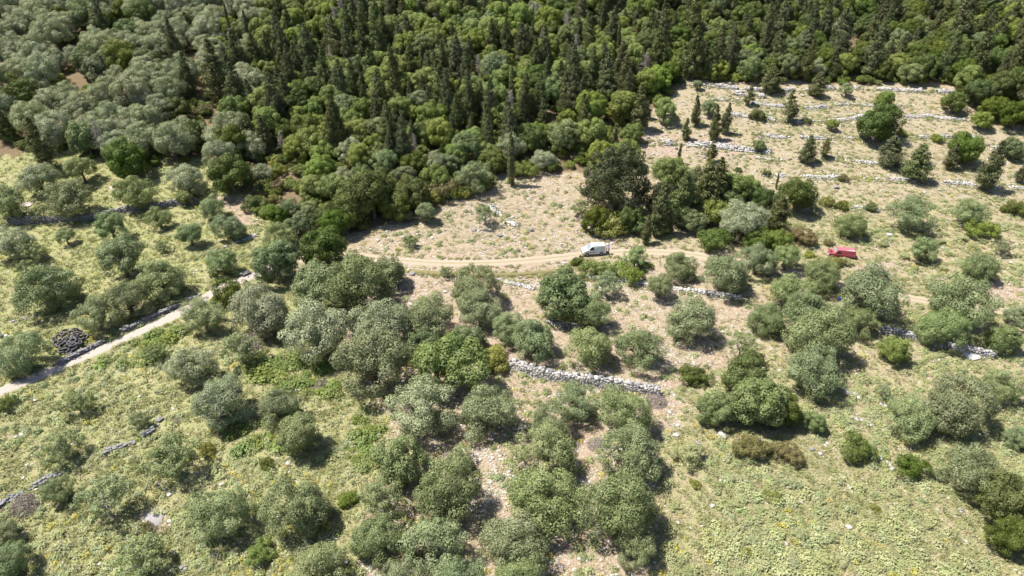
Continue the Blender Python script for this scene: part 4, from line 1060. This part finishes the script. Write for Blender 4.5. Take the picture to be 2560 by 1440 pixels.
scatter('dry_grass', [tuft_mesh(f'straw_tuft_{i}', M['straw'], 14, .20, .24, .8) for i in range(4)], np.stack([x[k], y[k], z[k]], -1), rg.uniform(.6, 1.5, k.sum()), rg.uniform(0, 6.28, k.sum()), 'bleached dry grass on the stony ground', cat='grass')
x, y, z, u, v, d = cover_points(42000); g_, s_, p_, f_ = fields(x, y); ok = (f_ < .5) & off_road(x, y, 2.2)
mead = inpoly(u, v, MEADOW); rightm = inpoly(u, v, RIGHTM); low = inpoly(u, v, LOWL); lef = inpoly(u, v, LEFTF); ter = inpoly(u, v, TERR)
dens = np.where(mead, .26, np.where(rightm, .50, np.where(low, .24, np.where(lef, .07, np.where(ter, .55, .14))))) * np.clip(vnoise(x, y, 6, 44) * 2.4 - .45, .08, 1.6)
k = ok & (rg.rand(len(x)) < dens); n = int(k.sum())
src = [clump_mesh(f'herb_clump_{i}', M['herb'], 150, .42, .34, .075) for i in range(3)] + [clump_mesh(f'pale_clump_{i}', M['pale'], 170, .48, .40, .07) for i in range(4)]
palef = np.where(mead[k], np.clip((v[k] - 1120) / 200, .12, .88), np.where(rightm[k], .62, np.where(ter[k], .6, .42)))
pk_ = np.where(rg.rand(n) < palef, rg.randint(3, 7, n), rg.randint(0, 3, n))
scatter('low_herbs', src, np.stack([x[k], y[k], z[k] - .02], -1), rg.uniform(.5, 1.5, n) * np.where(mead[k] & (v[k] > 1190), 1.15, np.where(ter[k], .7, .95)), rg.uniform(0, 6.28, n), 'low pale and green herbs covering the open ground', pk_, 'herbs'); print('herbs', n)
# brambles and fern below the lane
x, y, z, u, v, d = cover_points(26000, y1=110); ok = off_road(x, y, 2.0)
BRAM = [[(230, 900), (330, 850), (420, 805), (470, 830), (400, 900), (300, 930)], [(600, 900), (740, 880), (830, 930), (850, 985), (720, 990), (620, 960)], [(330, 870), (420, 850), (400, 905), (330, 920)], [(1440, 650), (1620, 655), (1620, 695), (1470, 690)], [(560, 1060), (720, 1040), (760, 1120), (600, 1130)], [(880, 1040), (960, 1060), (940, 1180), (860, 1150)]]
k = np.zeros(len(x), bool)
for b_ in BRAM: k |= inpoly(u + (vnoise(x, y, 2, 45) - .5) * 40, v + (vnoise(x, y, 2, 46) - .5) * 30, b_)
k &= ok & (rg.rand(len(x)) < .2 + .8 * vnoise(x, y, 2.4, 51)); n = int(k.sum())
scatter('brambles', [clump_mesh(f'bramble_clump_{i}', M['bramble'], 170, .5, .45, .085) for i in range(3)], np.stack([x[k], y[k], z[k] - .03], -1), rg.uniform(.4, 1.8, n) * (.6 + vnoise(x[k], y[k], 2.5, 50)), rg.uniform(0, 6.28, n), 'green brambles and ferns spreading beside the lane and under the grove', cat='brambles')
# yellow flowering plants
x, y, z, u, v, d = cover_points(9000); g_, s_, p_, f_ = fields(x, y); ok = (f_ < .5) & off_road(x, y, 1.25)
k = ok & (rg.rand(len(x)) < np.clip(vnoise(x, y, 5, 47) * 2.2 - 1.05, .01, .5) * .75); n = int(k.sum())
scatter('yellow_flowers', [clump_mesh(f'flower_clump_{i}', M['flower'], 46, .30, .30, .06) for i in range(3)], np.stack([x[k], y[k], z[k] + .05], -1), rg.uniform(.5, 1.3, n), rg.uniform(0, 6.28, n), 'scattered yellow flowering plants on the slope', cat='flowers')
# loose stones
x, y, z, u, v, d = cover_points(110000); g_, s_, p_, f_ = fields(x, y); ok = (f_ < .5) & off_road(x, y, 1.4)
k = ok & (rg.rand(len(x)) < np.clip(s_, 0, 1) ** 1.4 * np.clip(vnoise(x, y, 4, 48) * 2.4 - .55, .02, 1.4) * .75); n = int(k.sum()); print('stones', n)
sz = rg.lognormal(-1.85, .42, n); sz = np.clip(sz, .07, .5)
scatter('loose_stones', STONES[1::2], np.stack([x[k], y[k], z[k] + sz * .15], -1), np.stack([sz * 1.3, sz, sz * .65], -1), rg.uniform(0, 6.28, n), 'small loose white stones strewn over the dry ground', cat='stones')
# larger pale bushes of the meadow, one by one
placed = []
for i in range(400):
    u_, v_ = rg.uniform(1680, 2440), rg.uniform(1190, 1435)
    if v_ < 1180 + (u_ - 1680) * .06 or u_ > 2250 + (v_ - 1190) * .9: continue
    if any(abs(u_ - a) < 46 and abs(v_ - b) < 26 for a, b in placed): continue
    placed.append((u_, v_)); crown_at(PB if rg.rand() < .85 else YB, u_, v_, rg.uniform(30, 52), 'low pale yellow-green bush in the ' + ('top' if v_ < 1270 else 'middle' if v_ < 1350 else 'bottom') + ' part of the corner meadow, ' + ('beside the olive row' if u_ < 1850 else 'in its middle' if u_ < 2100 else 'toward the dark evergreens'), 'pale bushes of the bottom right meadow', asp=.75)
    if len(placed) >= 30: break
for i in range(26):
    u_, v_ = rg.uniform(1990, 2520), rg.uniform(560, 690)
    if (2040 < u_ < 2170 and 585 < v_ < 680): continue
    crown_at(PB, u_, v_, rg.uniform(20, 34), 'low pale bush in the scrub ' + ('close to the red van' if u_ < 2230 else 'beside the small lone olive' if u_ < 2380 else 'near the right edge') + (', uphill side' if v_ < 620 else ', downhill side'), 'pale bushes of the scrub by the red van', asp=.75)

# weeds rooted along the walls, the bank and the verges
px_, py_ = [], []
for Q in WALLPTS:
    for q in Q:
        for _ in range(5): px_.append(q[0] + rg.normal(0, .55)); py_.append(q[1] - abs(rg.normal(.35, .5)) if rg.rand() < .6 else q[1] + abs(rg.normal(.5, .4)))
for q in np.concatenate([LANE, TRACK]):
    for _ in range(5):
        s1 = rg.choice((-1, 1)); px_.append(q[0] + rg.normal(0, .5)); py_.append(q[1] + s1 * (1.12 + abs(rg.normal(0, .5))))
bq, _l = smoothpath([(960, 676), (1100, 689), (1200, 694), (1300, 692), (1400, 682), (1450, 673)], .35)
for q in bq:
    for _ in range(3): px_.append(q[0] + rg.normal(0, .2)); py_.append(q[1] + rg.normal(.2, .5))
x = np.array(px_); y = np.array(py_); k = (vnoise(x, y, 2.2, 60) > .36) & off_road(x, y, .95); x, y = x[k], y[k]; n = len(x)
scatter('verge_weeds', [clump_mesh(f'weed_clump_{i}', M[mm], 90, .34, .34, .07) for i, mm in enumerate(('herb', 'grass', 'straw', 'pale', 'bramble'))], np.stack([x, y, terr(x, y) - .02], -1), rg.uniform(.35, 1.15, n), rg.uniform(0, 6.28, n), 'weeds and tall grass along the walls and track edges', cat='weeds')
# ------------------------------------------------------------------ vans
M['white_paint'] = simple('white_paint', (.74, .74, .74), .3, var=.03, spec=.5, coat=.3)
M['red_paint'] = simple('faded_red_paint', (.40, .085, .10), .75, var=.35, scale=2.2, spec=.35)
M['red_roof'] = simple('chalky_red_roof', (.42, .15, .19), .8, var=.5, scale=1.6)
M['glass'] = simple('dark_glass', (.03, .035, .04), .08, var=.05, spec=.6)
M['screen'] = simple('pale_windscreen', (.22, .27, .28), .1, var=.15, spec=.7)
M['rubber'] = simple('rubber', (.045, .045, .05), .8, var=.3)
M['old_rubber'] = simple('weathered_rubber', (.11, .105, .11), .85, var=.35, scale=5)
M['trim'] = simple('dark_plastic', (.05, .05, .055), .6, var=.15)
M['grey_trim'] = simple('grey_plastic', (.32, .33, .36), .6, var=.1)
M['rim'] = simple('steel_rim', (.5, .5, .52), .4, metal=.6, var=.15)
M['lamp'] = simple('lamp_glass', (.65, .66, .66), .1, var=.05, spec=.6)
M['tail'] = simple('tail_lamp', (.45, .02, .02), .2, var=.1)
M['primer'] = simple('pale_primer', (.70, .52, .50), .8, var=.2, scale=3)
def van_body(prof, hw):
    bm = bmesh.new(); st = [(-1, .035), (-.95, .012), (-.8, 0), (0, -.008), (.8, 0), (.95, .012), (1, .035)]; rows = []
    for s_, ins in st:
        row = []
        for x, z in prof:
            k = 1 - ins * .6; xx = x * k; zz = .95 + (z - .95) * (1 - ins); row.append(bm.verts.new((xx, s_ * hw(z), zz)))
        rows.append(row)
    n = len(prof)
    for a, b in zip(rows[:-1], rows[1:]):
        for i in range(n): bm.faces.new((a[i], a[(i + 1) % n], b[(i + 1) % n], b[i]))
    bm.faces.new(rows[0]); bm.faces.new(rows[-1][::-1]); return bm
def side_panel(pts, side, hw, off=.012, th=.02):
    bm = bmesh.new(); a = [bm.verts.new((x, side * (hw(z) + off), z)) for x, z in pts]; b = [bm.verts.new((x, side * (hw(z) + off - th), z)) for x, z in pts]
    bm.faces.new(a); bm.faces.new(b[::-1]); n = len(pts)
    for i in range(n): bm.faces.new((a[i], b[i], b[(i + 1) % n], a[(i + 1) % n]))
    return bm
def slab(p, th):
    """a thin solid plate from four corners"""
    bm = bmesh.new(); p = [Vector(q) for q in p]; nn = (p[1] - p[0]).cross(p[3] - p[0]).normalized() * th
    a = [bm.verts.new(q + nn) for q in p]; b = [bm.verts.new(q) for q in p]; bm.faces.new(a); bm.faces.new(b[::-1])
    for i in range(4): bm.faces.new((a[i], b[i], b[(i + 1) % 4], a[(i + 1) % 4]))
    return bm
def box(c, s, bev=.0):
    bm = bmesh.new(); bmesh.ops.create_cube(bm, size=1); 
    for v in bm.verts: v.co = Vector((c[0] + v.co.x * s[0], c[1] + v.co.y * s[1], c[2] + v.co.z * s[2]))
    if bev: bmesh.ops.bevel(bm, geom=bm.edges[:], offset=bev, segments=2, affect='EDGES', profile=.6)
    return bm
def lathe(prof, n, axis='y'):
    bm = bmesh.new(); rows = []
    for i in range(n):
        a = 6.283185 * i / n; rows.append([bm.verts.new((r * math.cos(a), y, r * math.sin(a))) for r, y in prof])
    m = len(prof)
    for i in range(n):
        for k in range(m): 
            bm.faces.new((rows[i][k], rows[i][(k + 1) % m], rows[(i + 1) % n][(k + 1) % m], rows[(i + 1) % n][k]))
    return bm
def disc(r, y0, y1, n=20):
    bm = bmesh.new(); a = [bm.verts.new((r * math.cos(6.2832 * i / n), y0, r * math.sin(6.2832 * i / n))) for i in range(n)]; b = [bm.verts.new((r * .8 * math.cos(6.2832 * i / n), y1, r * .8 * math.sin(6.2832 * i / n))) for i in range(n)]
    bm.faces.new(a); bm.faces.new(b[::-1])
    for i in range(n): bm.faces.new((a[i], b[i], b[(i + 1) % n], a[(i + 1) % n]))
    return bm
def wheel(root, x, side, hw0, r=.31):
    w_ = empty('wheel'); w_.parent = root; w_.location = (x, side * (hw0 - .08), r)
    t = [(r * .62, -.09), (r * .86, -.105), (r * .97, -.08), (r, -.03), (r, .03), (r * .97, .08), (r * .86, .105), (r * .62, .09)]
    obj('tyre', mesh_bm('tyre', lathe(t, 24), [M['rubber']], True), w_); obj('rim', mesh_bm('rim', disc(r * .62, 0, side * .085), [M['rim']]), w_)
def arch(root, x, side, hw, r, mat):
    pts = [(x + r * math.cos(a), r * .82 + r * math.sin(a)) for a in np.linspace(-.35, math.pi + .35, 14)]
    pts = [(px, max(pz, .28)) for px, pz in pts]; obj('wheel_arch', mesh_bm('wheel_arch', side_panel(pts, side, hw, .006, .05), [mat]), root)
def hw1(z): return float(np.interp(z, [.3, .55, .95, 1.15, 1.85], [.84, .89, .88, .84, .68]))
P1 = [(-2.12, .30), (-2.19, .55), (-2.18, 1.15), (-2.10, 1.68), (-1.95, 1.80), (-.9, 1.84), (.15, 1.83), (.50, 1.75), (1.25, 1.17), (1.45, 1.08), (1.95, .90), (2.14, .74), (2.18, .50), (2.12, .30)]
p = at(1483, 634.5); van = empty('white_van', (p[0], p[1], p[2] + .05), math.pi + R(7)); van.scale = (.88, .92, .95); tag(van, 'white small delivery van parked on the dirt track, nose to the left', 'van')
obj('body', mesh_bm('van_body', van_body(P1, hw1), [M['white_paint']], False), van)
obj('windscreen', mesh_bm('windscreen', slab([(1.22, -.70, 1.205), (1.22, .70, 1.205), (.55, .60, 1.725), (.55, -.60, 1.725)], .015), [M['screen']]), van)
for sd in (1, -1):
    o = obj('door', mesh_bm('door', side_panel([(1.18, .42), (1.18, 1.10), (.60, 1.66), (.05, 1.68), (.0, .42)], sd, hw1, .008, .02), [M['white_paint']]), van)
    obj('window', mesh_bm('window', side_panel([(1.05, 1.16), (.62, 1.56), (.14, 1.58), (.10, 1.12)], sd, hw1, .020, .02), [M['glass']]), o)
    obj('handle', mesh_bm('handle', side_panel([(.14, .98), (.32, .98), (.32, 1.02), (.14, 1.02)], sd, hw1, .04, .04), [M['trim']]), o)
    obj('side_trim', mesh_bm('side_trim', side_panel([(-1.0, .62), (1.15, .62), (1.15, .70), (-1.0, .70)], sd, hw1, .022, .03), [M['grey_trim']]), van)
    arch(van, 1.38, sd, hw1, .38, M['trim']); arch(van, -1.35, sd, hw1, .38, M['trim'])
    for x_ in (1.38, -1.35): wheel(van, x_, sd, .90)
    obj('headlight', mesh_bm('headlight', box((2.02, sd * .64, .80), (.26, .30, .16), .04), [M['lamp']]), van)
    obj('tail_light', mesh_bm('tail_light', box((-2.16, sd * .78, 1.05), (.06, .12, .45), .02), [M['tail']]), van)
    obj('mirror', mesh_bm('mirror', box((1.02, sd * .97, 1.14), (.10, .18, .16), .03), [M['white_paint']]), van)
obj('front_bumper', mesh_bm('front_bumper', box((2.12, 0, .42), (.20, 1.66, .26), .06), [M['trim']]), van)
obj('rear_bumper', mesh_bm('rear_bumper', box((-2.17, 0, .40), (.14, 1.66, .20), .05), [M['trim']]), van)
obj('rear_door', mesh_bm('rear_door', slab([(-2.20, -.72, .55), (-2.20, .0, .55), (-2.155, .0, 1.58), (-2.155, -.64, 1.58)], -.02), [M['white_paint']]), van)
obj('rear_door', mesh_bm('rear_door', slab([(-2.20, .02, .55), (-2.20, .72, .55), (-2.155, .64, 1.58), (-2.155, .02, 1.58)], -.02), [M['white_paint']]), van)
def hw2(z): return float(np.interp(z, [.3, .6, 1.0, 1.25, 1.95], [.86, .90, .90, .86, .76]))
P2 = [(-2.38, .42), (-2.42, .70), (-2.41, 1.30), (-2.34, 1.86), (-2.18, 1.95), (-.8, 1.99), (.70, 1.97), (.92, 1.90), (1.32, 1.24), (1.45, 1.14), (2.22, 1.02), (2.36, .92), (2.38, .55), (2.30, .40)]
p = at(2101, 640); rv = empty('red_van', (p[0], p[1], p[2] - .12), math.pi - R(12)); rv.scale = (.83, .86, .74); tag(rv, 'abandoned faded red van without bonnet standing in the scrub', 'van')
obj('body', mesh_bm('red_van_body', van_body(P2, hw2), [M['red_paint']]), rv)
rfo = obj('roof', mesh_bm('roof', slab([(-2.16, -.66, 1.955), (.68, -.66, 1.975), (.68, .66, 1.975), (-2.16, .66, 1.955)], .03), [M['red_roof']]), rv)
obj('faded_patch', mesh_bm('faded_patch', slab([(-2.12, .36, 1.988), (-.55, .52, 2.002), (-.70, .655, 2.002), (-2.12, .655, 1.988)], .006), [M['primer']]), rfo)
obj('windscreen', mesh_bm('windscreen', slab([(1.30, -.72, 1.275), (1.30, .72, 1.275), (.96, .66, 1.845), (.96, -.66, 1.845)], .02), [M['screen']]), rv)
obj('engine_bay', mesh_bm('engine_bay', slab([(1.60, -.52, 1.125), (2.18, -.52, 1.035), (2.18, .52, 1.035), (1.60, .52, 1.125)], .015), [simple('dark_red_bay', (.16, .03, .035), .8, var=.5)]), rv)
obj('engine', mesh_bm('engine', box((1.92, .10, 1.10), (.36, .40, .10), .03), [M['trim']]), rv)
for sd in (1, -1):
    o = obj('door', mesh_bm('door', side_panel([(1.26, .50), (1.26, 1.22), (.86, 1.82), (.20, 1.82), (.16, .50)], sd, hw2, .010, .02), [M['red_paint']]), rv)
    obj('window', mesh_bm('window', side_panel([(1.16, 1.28), (.84, 1.74), (.28, 1.74), (.28, 1.26)], sd, hw2, .022, .02), [M['glass']]), o)
    obj('side_rib', mesh_bm('side_rib', side_panel([(-2.3, 1.02), (1.2, 1.02), (1.2, 1.08), (-2.3, 1.08)], sd, hw2, .026, .03), [M['red_paint']]), rv)
    obj('fender', mesh_bm('fender', box((1.86, sd * .74, 1.07), (.92, .20, .12), .04), [M['red_paint']]), rv)
    arch(rv, 1.62, sd, hw2, .38, M['trim']); arch(rv, -1.35, sd, hw2, .38, M['trim'])
    for x_ in (1.62, -1.35): wheel(rv, x_, sd, .92, .32)
    obj('headlight', mesh_bm('headlight', box((2.37, sd * .64, .80), (.08, .24, .20), .03), [M['lamp']]), rv)
    obj('tail_light', mesh_bm('tail_light', box((-2.42, sd * .78, .95), (.06, .12, .36), .02), [M['tail']]), rv)
    obj('rear_window', mesh_bm('rear_window', slab([(-2.425, sd * .08, 1.32), (-2.425, sd * .66, 1.32), (-2.375, sd * .62, 1.72), (-2.375, sd * .08, 1.72)], -.02 * sd), [M['glass']]), rv)
obj('front_bumper', mesh_bm('front_bumper', box((2.42, 0, .52), (.12, 1.72, .16), .04), [M['grey_trim']]), rv)
obj('grille', mesh_bm('grille', box((2.38, 0, .80), (.06, .90, .20), .02), [M['trim']]), rv)
# ------------------------------------------------------------------ person at the back of the van
M['shirt'] = simple('blue_shirt', (.22, .22, .62), .8, var=.15); M['trouser'] = simple('dark_trousers', (.03, .03, .045), .8, var=.2); M['skin'] = simple('skin', (.45, .27, .19), .6, var=.1); M['hair'] = simple('dark_hair', (.03, .022, .018), .7, var=.2)
def person(loc, rz):
    J = {}; E = []; Rr = {}
    def j(n_, p_, r_, par=None):
        J[n_] = p_; Rr[n_] = r_
        if par: E.append((par, n_))
    j('pelvis', (0, 0, .95), (.16, .12)); j('belly', (.02, 0, 1.12), (.15, .11), 'pelvis'); j('chest', (.05, 0, 1.32), (.18, .12), 'belly'); j('neck0', (.07, 0, 1.47), (.07, .065), 'chest'); j('neck', (.09, 0, 1.53), (.055, .055), 'neck0')
    j('chin', (.12, 0, 1.60), (.07, .075), 'neck'); j('head', (.11, 0, 1.69), (.085, .10), 'chin'); j('crown', (.10, 0, 1.77), (.06, .07), 'head'); j('nose', (.215, 0, 1.665), (.015, .015), 'head')
    for s_, sd in (('l', 1), ('r', -1)):
        j('sh' + s_, (.04, sd * .19, 1.42), (.07, .07), 'chest'); j('el' + s_, (.16, sd * .25, 1.17), (.048, .048), 'sh' + s_); j('wr' + s_, (.38, sd * .19, 1.12), (.032, .032), 'el' + s_); j('pa' + s_, (.45, sd * .18, 1.12), (.036, .018), 'wr' + s_)
        for q in range(4):
            y_ = sd * (.15 + .02 * q); j(f'f{q}a{s_}', (.50, y_, 1.115), (.010, .010), 'pa' + s_); j(f'f{q}b{s_}', (.545 - .008 * abs(q - 1.5), y_, 1.09), (.008, .008), f'f{q}a{s_}')
        j('ta' + s_, (.46, sd * .13, 1.11), (.011, .011), 'pa' + s_); j('tb' + s_, (.50, sd * .115, 1.10), (.009, .009), 'ta' + s_)
        j('hip' + s_, (0, sd * .10, .88), (.105, .10), 'pelvis'); j('kn' + s_, (.03 * sd, sd * .11, .50), (.065, .065), 'hip' + s_); j('an' + s_, (-.02 + .05 * sd, sd * .12, .09), (.042, .042), 'kn' + s_); j('to' + s_, (.14 + .05 * sd, sd * .13, .04), (.042, .032), 'an' + s_)
    ks = list(J); me = bpy.data.meshes.new('person_skeleton'); me.from_pydata([J[k_] for k_ in ks], [(ks.index(a), ks.index(b)) for a, b in E], [])
    o = bpy.data.objects.new('person_skeleton', me); COL.objects.link(o); md = o.modifiers.new('skin', 'SKIN')
    if not me.skin_vertices:
        bpy.context.view_layer.objects.active = o; bpy.ops.object.modifier_remove(modifier='skin'); bpy.ops.object.modifier_add(type='SKIN')
    for i, k_ in enumerate(ks): me.skin_vertices[0].data[i].radius = Rr[k_]; me.skin_vertices[0].data[i].use_root = (k_ == 'pelvis')
    sb = o.modifiers.new('sub', 'SUBSURF'); sb.levels = 2; sb.render_levels = 2
    dg = bpy.context.evaluated_depsgraph_get(); m2 = bpy.data.meshes.new_from_object(o.evaluated_get(dg)); bpy.data.objects.remove(o)
    m2.materials.clear()
    for mm in ('shirt', 'trouser', 'skin', 'trim'): m2.materials.append(M[mm])
    for f in m2.polygons:
        c = f.center; f.use_smooth = True
        f.material_index = 2 if c.z > 1.49 or (c.x > .22 and c.z > 1.0) else 3 if c.z < .075 else 1 if c.z < .98 else 0
    pr = empty('person', loc, rz); tag(pr, 'person in blue shirt and dark trousers standing at the rear of the white van', 'person')
    obj('body', m2, pr)
    bm = bmesh.new(); bmesh.ops.create_icosphere(bm, subdivisions=3, radius=1)
    bmesh.ops.delete(bm, geom=[v for v in bm.verts if v.co.z < -.15 or (v.co.x > .55 and v.co.z < .45)], context='VERTS')
    for v in bm.verts: v.co = Vector((.095 + v.co.x * .112, v.co.y * .098, 1.715 + v.co.z * .105))
    obj('hair', mesh_bm('hair', bm, [M['hair']], True), pr)
    for sd in (1, -1):
        e_ = bmesh.new(); bmesh.ops.create_icosphere(e_, subdivisions=1, radius=.011)
        for v in e_.verts: v.co += Vector((.200, sd * .034, 1.69))
        obj('eye', mesh_bm('eye', e_, [M['hair']]), pr)
        e_ = bmesh.new(); bmesh.ops.create_icosphere(e_, subdivisions=1, radius=.02)
        for v in e_.verts: v.co = Vector((.115 + v.co.x, sd * .098 + v.co.y * .5, 1.675 + v.co.z * 1.5))
        obj('ear', mesh_bm('ear', e_, [M['skin']]), pr)
p = at(1521.5, 635.5); person((p[0], p[1], p[2] + .03), math.pi + R(7))
# ------------------------------------------------------------------ heap of tyres
rt = np.random.RandomState(3)
def tyre_mesh(R0, w_):
    t = [(R0 * .60, -w_ * .35), (R0 * .66, -w_ * .48), (R0 * .88, -w_ * .5), (R0 * .97, -w_ * .36), (R0, -w_ * .14), (R0, w_ * .14), (R0 * .97, w_ * .36), (R0 * .88, w_ * .5), (R0 * .66, w_ * .48), (R0 * .60, w_ * .35), (R0 * .80, w_ * .36), (R0 * .88, 0), (R0 * .80, -w_ * .36)]
    bm = lathe(t, 26); bmesh.ops.rotate(bm, verts=bm.verts[:], cent=(0, 0, 0), matrix=Matrix.Rotation(R(90), 3, 'X')); return mesh_bm('tyre', bm, [M['old_rubber']], True)
TM = [tyre_mesh(.50, .28), tyre_mesh(.42, .24), tyre_mesh(.56, .30)]
TY = [(137, 848), (155, 836), (163, 829), (152, 851), (172, 850), (182, 852), (186, 824), (198, 828), (205, 848), (176, 842), (188, 840), (168, 862), (180, 864), (160, 872), (170, 874), (150, 862), (190, 860), (142, 858), (176, 858), (186, 871), (196, 856), (164, 845), (147, 843), (200, 838), (178, 832), (192, 846), (158, 866), (172, 868), (182, 846), (166, 855), (212, 843), (154, 878), (174, 880)]
C_t = (175, 852)
for i, (u, v) in enumerate(TY):
    rr = math.hypot((u - C_t[0]) / 45, (v - C_t[1]) / 28); h = max(0, 1.0 * (1 - rr)) + rt.uniform(.14, .34)
    p = at(u, v, h); o = obj('tyre', TM[rt.randint(3)]); o.location = (p[0], p[1], float(terr(p[0], p[1])) + h)
    o.rotation_euler = (rt.normal(.15, .27), rt.normal(0, .27), rt.uniform(0, 6.28)); o.scale = (1.0,) * 3
    tag(o, 'worn black tyre thrown on the heap beside the lane', 'tyre', 'discarded tyres heaped beside the lane')
# ------------------------------------------------------------------ wire fence with rusty posts
M['rust'] = simple('rusty_iron', (.13, .06, .04), .9, var=.4, scale=8); M['wire'] = simple('wire', (.25, .23, .22), .6, metal=.4)
def fence(pts, label):
    base = at(*pts[0]); f_ = empty('wire_fence', base); tag(f_, label, 'fence'); tops = []
    for u, v in pts:
        p = at(u, v); ln = rt.normal(0, .07, 2); top = p + np.array([ln[0] - .1, ln[1], 1.45]); tops.append((p, top))
        Vt, Ft = tubes([[(*(p - base + np.array([0, 0, -.2])), .035), (*((p + top) / 2 - base), .033), (*(top - base), .032)]], 5); obj('post', mesh_np('post', Vt, Ft, [M['rust']]), f_)
    for t in (.35, .65, .92):
        path = [(*(a * (1 - t) + b * t - base), .008) for a, b in tops]; Vt, Ft = tubes([path], 4); obj('wire', mesh_np('wire', Vt, Ft, [M['wire']]), f_)
fence([(634, 581), (605, 592), (571, 611), (546, 614), (520, 623), (497, 630), (472, 638), (450, 646)], 'wire fence on rusty posts right of the left field')
fence([(256, 712), (226, 727), (190, 742), (120, 768), (61, 795), (30, 806), (3, 818)], 'wire fence on thin posts above the tyre heap')
# ------------------------------------------------------------------ small built things
M['concrete'] = simple('pale_concrete', (.62, .55, .47), .85, var=.15, scale=2); M['white_plastic'] = simple('white_plastic', (.85, .85, .85), .5, var=.05)
M['slab'] = simple('pink_slab', (.58, .46, .42), .85, var=.2, scale=3); M['ash'] = simple('white_ash', (.28, .265, .265), .95, var=.4, scale=6); M['blue'] = simple('blue_plastic', (.03, .07, .32), .5, var=.1)
# concrete basin: six-sided low rim with an open inside
p = at(318, 472); b_ = empty('concrete_basin', p); tag(b_, 'low pale concrete basin rim half hidden by an olive', 'basin'); ring = [(3.3 * math.cos(a), 1.9 * math.sin(a)) for a in np.linspace(0, 6.2832, 7)[:-1]]
bm = bmesh.new(); n = 6; rows = []
for k_, h_ in ((1.0, -.3), (1.0, .42), (.90, .42), (.90, -.3)): rows.append([bm.verts.new((x_ * k_, y_ * k_, h_)) for x_, y_ in ring])
for a, c in zip(rows[:-1], rows[1:]):
    for i in range(n): bm.faces.new((a[i], a[(i + 1) % n], c[(i + 1) % n], c[i]))
obj('rim', mesh_bm('basin_rim', bm, [M['concrete']]), b_)
bm = bmesh.new(); bm.faces.new([bm.verts.new((x_ * .9, y_ * .9, .12)) for x_, y_ in ring]); obj('floor', mesh_bm('basin_floor', bm, [simple('dark_bottom', (.16, .10, .07), .9)]), b_)
def pad(name, u, v, wx, wy, h, mat, label, cat, rz=0.0):
    p = at(u, v); bm = bmesh.new(); r_ = np.random.RandomState(int(u)); n = 12; a = [bm.verts.new((wx * .5 * math.copysign(abs(math.cos(t)) ** .6, math.cos(t)) * r_.uniform(.85, 1.05), wy * .5 * math.copysign(abs(math.sin(t)) ** .6, math.sin(t)) * r_.uniform(.85, 1.05), h)) for t in np.linspace(0, 6.2832, n + 1)[:-1]]
    b2 = [bm.verts.new((q.co.x * 1.05, q.co.y * 1.05, -.25)) for q in a]; bm.faces.new(a)
    for i in range(n): bm.faces.new((a[i], b2[i], b2[(i + 1) % n], a[(i + 1) % n]))
    o = obj(name, mesh_bm(name, bm, [mat])); o.location = p; o.rotation_euler = (R(3), 0, rz); tag(o, label, cat); return o
pad('stone_slab', 738, 970, 1.6, 1.5, .10, M['slab'], 'flat pinkish slab lying in the grass below the brambles', 'slab', .2)
pad('rock_slab', 2428, 890, 2.1, 2.0, .22, M['white_plastic'] and simple('white_rock', (.48, .47, .46), .8, var=.12), 'flat white rock slab in front of the long right wall', 'rock', .3)
pad('rock_slab', 2222, 589, .9, .8, .28, M['stone'], 'single flat pale rock sticking out of the scrub above the red van', 'rock')
pad('sand_heap', 68, 511, 2.2, 2.4, .12, simple('pale_sand', (.50, .42, .36), .9, var=.1), 'pale sand patch between two olives above the left field wall', 'sand')
# ash pile: shallow cone with a charred middle
p = at(391, 1293); bm = bmesh.new(); rings = [(1.15, -.03), (.95, .03), (.6, .12), (.25, .16)]; rows = []
for r_, h_ in rings: rows.append([bm.verts.new((r_ * math.cos(t) * (1 + .18 * math.sin(3 * t + r_ * 5)), r_ * math.sin(t) * (1 + .15 * math.cos(4 * t)), h_ + rt.uniform(-.02, .02))) for t in np.linspace(0, 6.2832, 19)[:-1]])
for a, c in zip(rows[:-1], rows[1:]):
    for i in range(18): bm.faces.new((a[i], a[(i + 1) % 18], c[(i + 1) % 18], c[i]))
bm.faces.new(rows[-1]); o = obj('ash_pile', mesh_bm('ash_pile', bm, [M['ash']])); o.location = p; tag(o, 'pile of white ash from a burnt-out fire in the lower left meadow', 'ash pile')
for i in range(3):
    ps = limb((-.3, .1 * i, .18), (.3, -.15 + .12 * i, .2), .05, .03, 4, .02); Vt, Ft = tubes([ps], 5); obj('charred_log', mesh_np('charred_log', Vt, Ft, [M['trim']]), o)
# blue canister and white drums
def drum(name, u, v, r, h, mat, label, cat):
    p = at(u, v); bm = lathe([(r * .2, 0), (r * .96, 0), (r, h * .06), (r * .97, h * .3), (r, h * .34), (r * .97, h * .38), (r, h * .66), (r * .97, h * .7), (r, h * .94), (r * .9, h), (r * .2, h * .99)], 18)
    bmesh.ops.rotate(bm, verts=bm.verts[:], cent=(0, 0, 0), matrix=Matrix.Rotation(R(90), 3, 'X')); o = obj(name, mesh_bm(name, bm, [mat], True)); o.location = p; tag(o, label, cat); return o
drum('canister', 2097, 752, .22, .6, M['blue'], 'blue canister in the shade left of the very broad olive', 'canister')
drum('drum', -2, 841, .42, .9, M['white_plastic'], 'white plastic drum at the left edge by the tyre heap olive', 'drum')
drum('bucket', 16, 843, .18, .35, M['white_plastic'], 'small white bucket beside the white drum at the left edge', 'bucket')
drum('bucket', 44, 473, .18, .35, M['white_plastic'], 'small white bucket under the olive farthest left above the field wall', 'bucket')
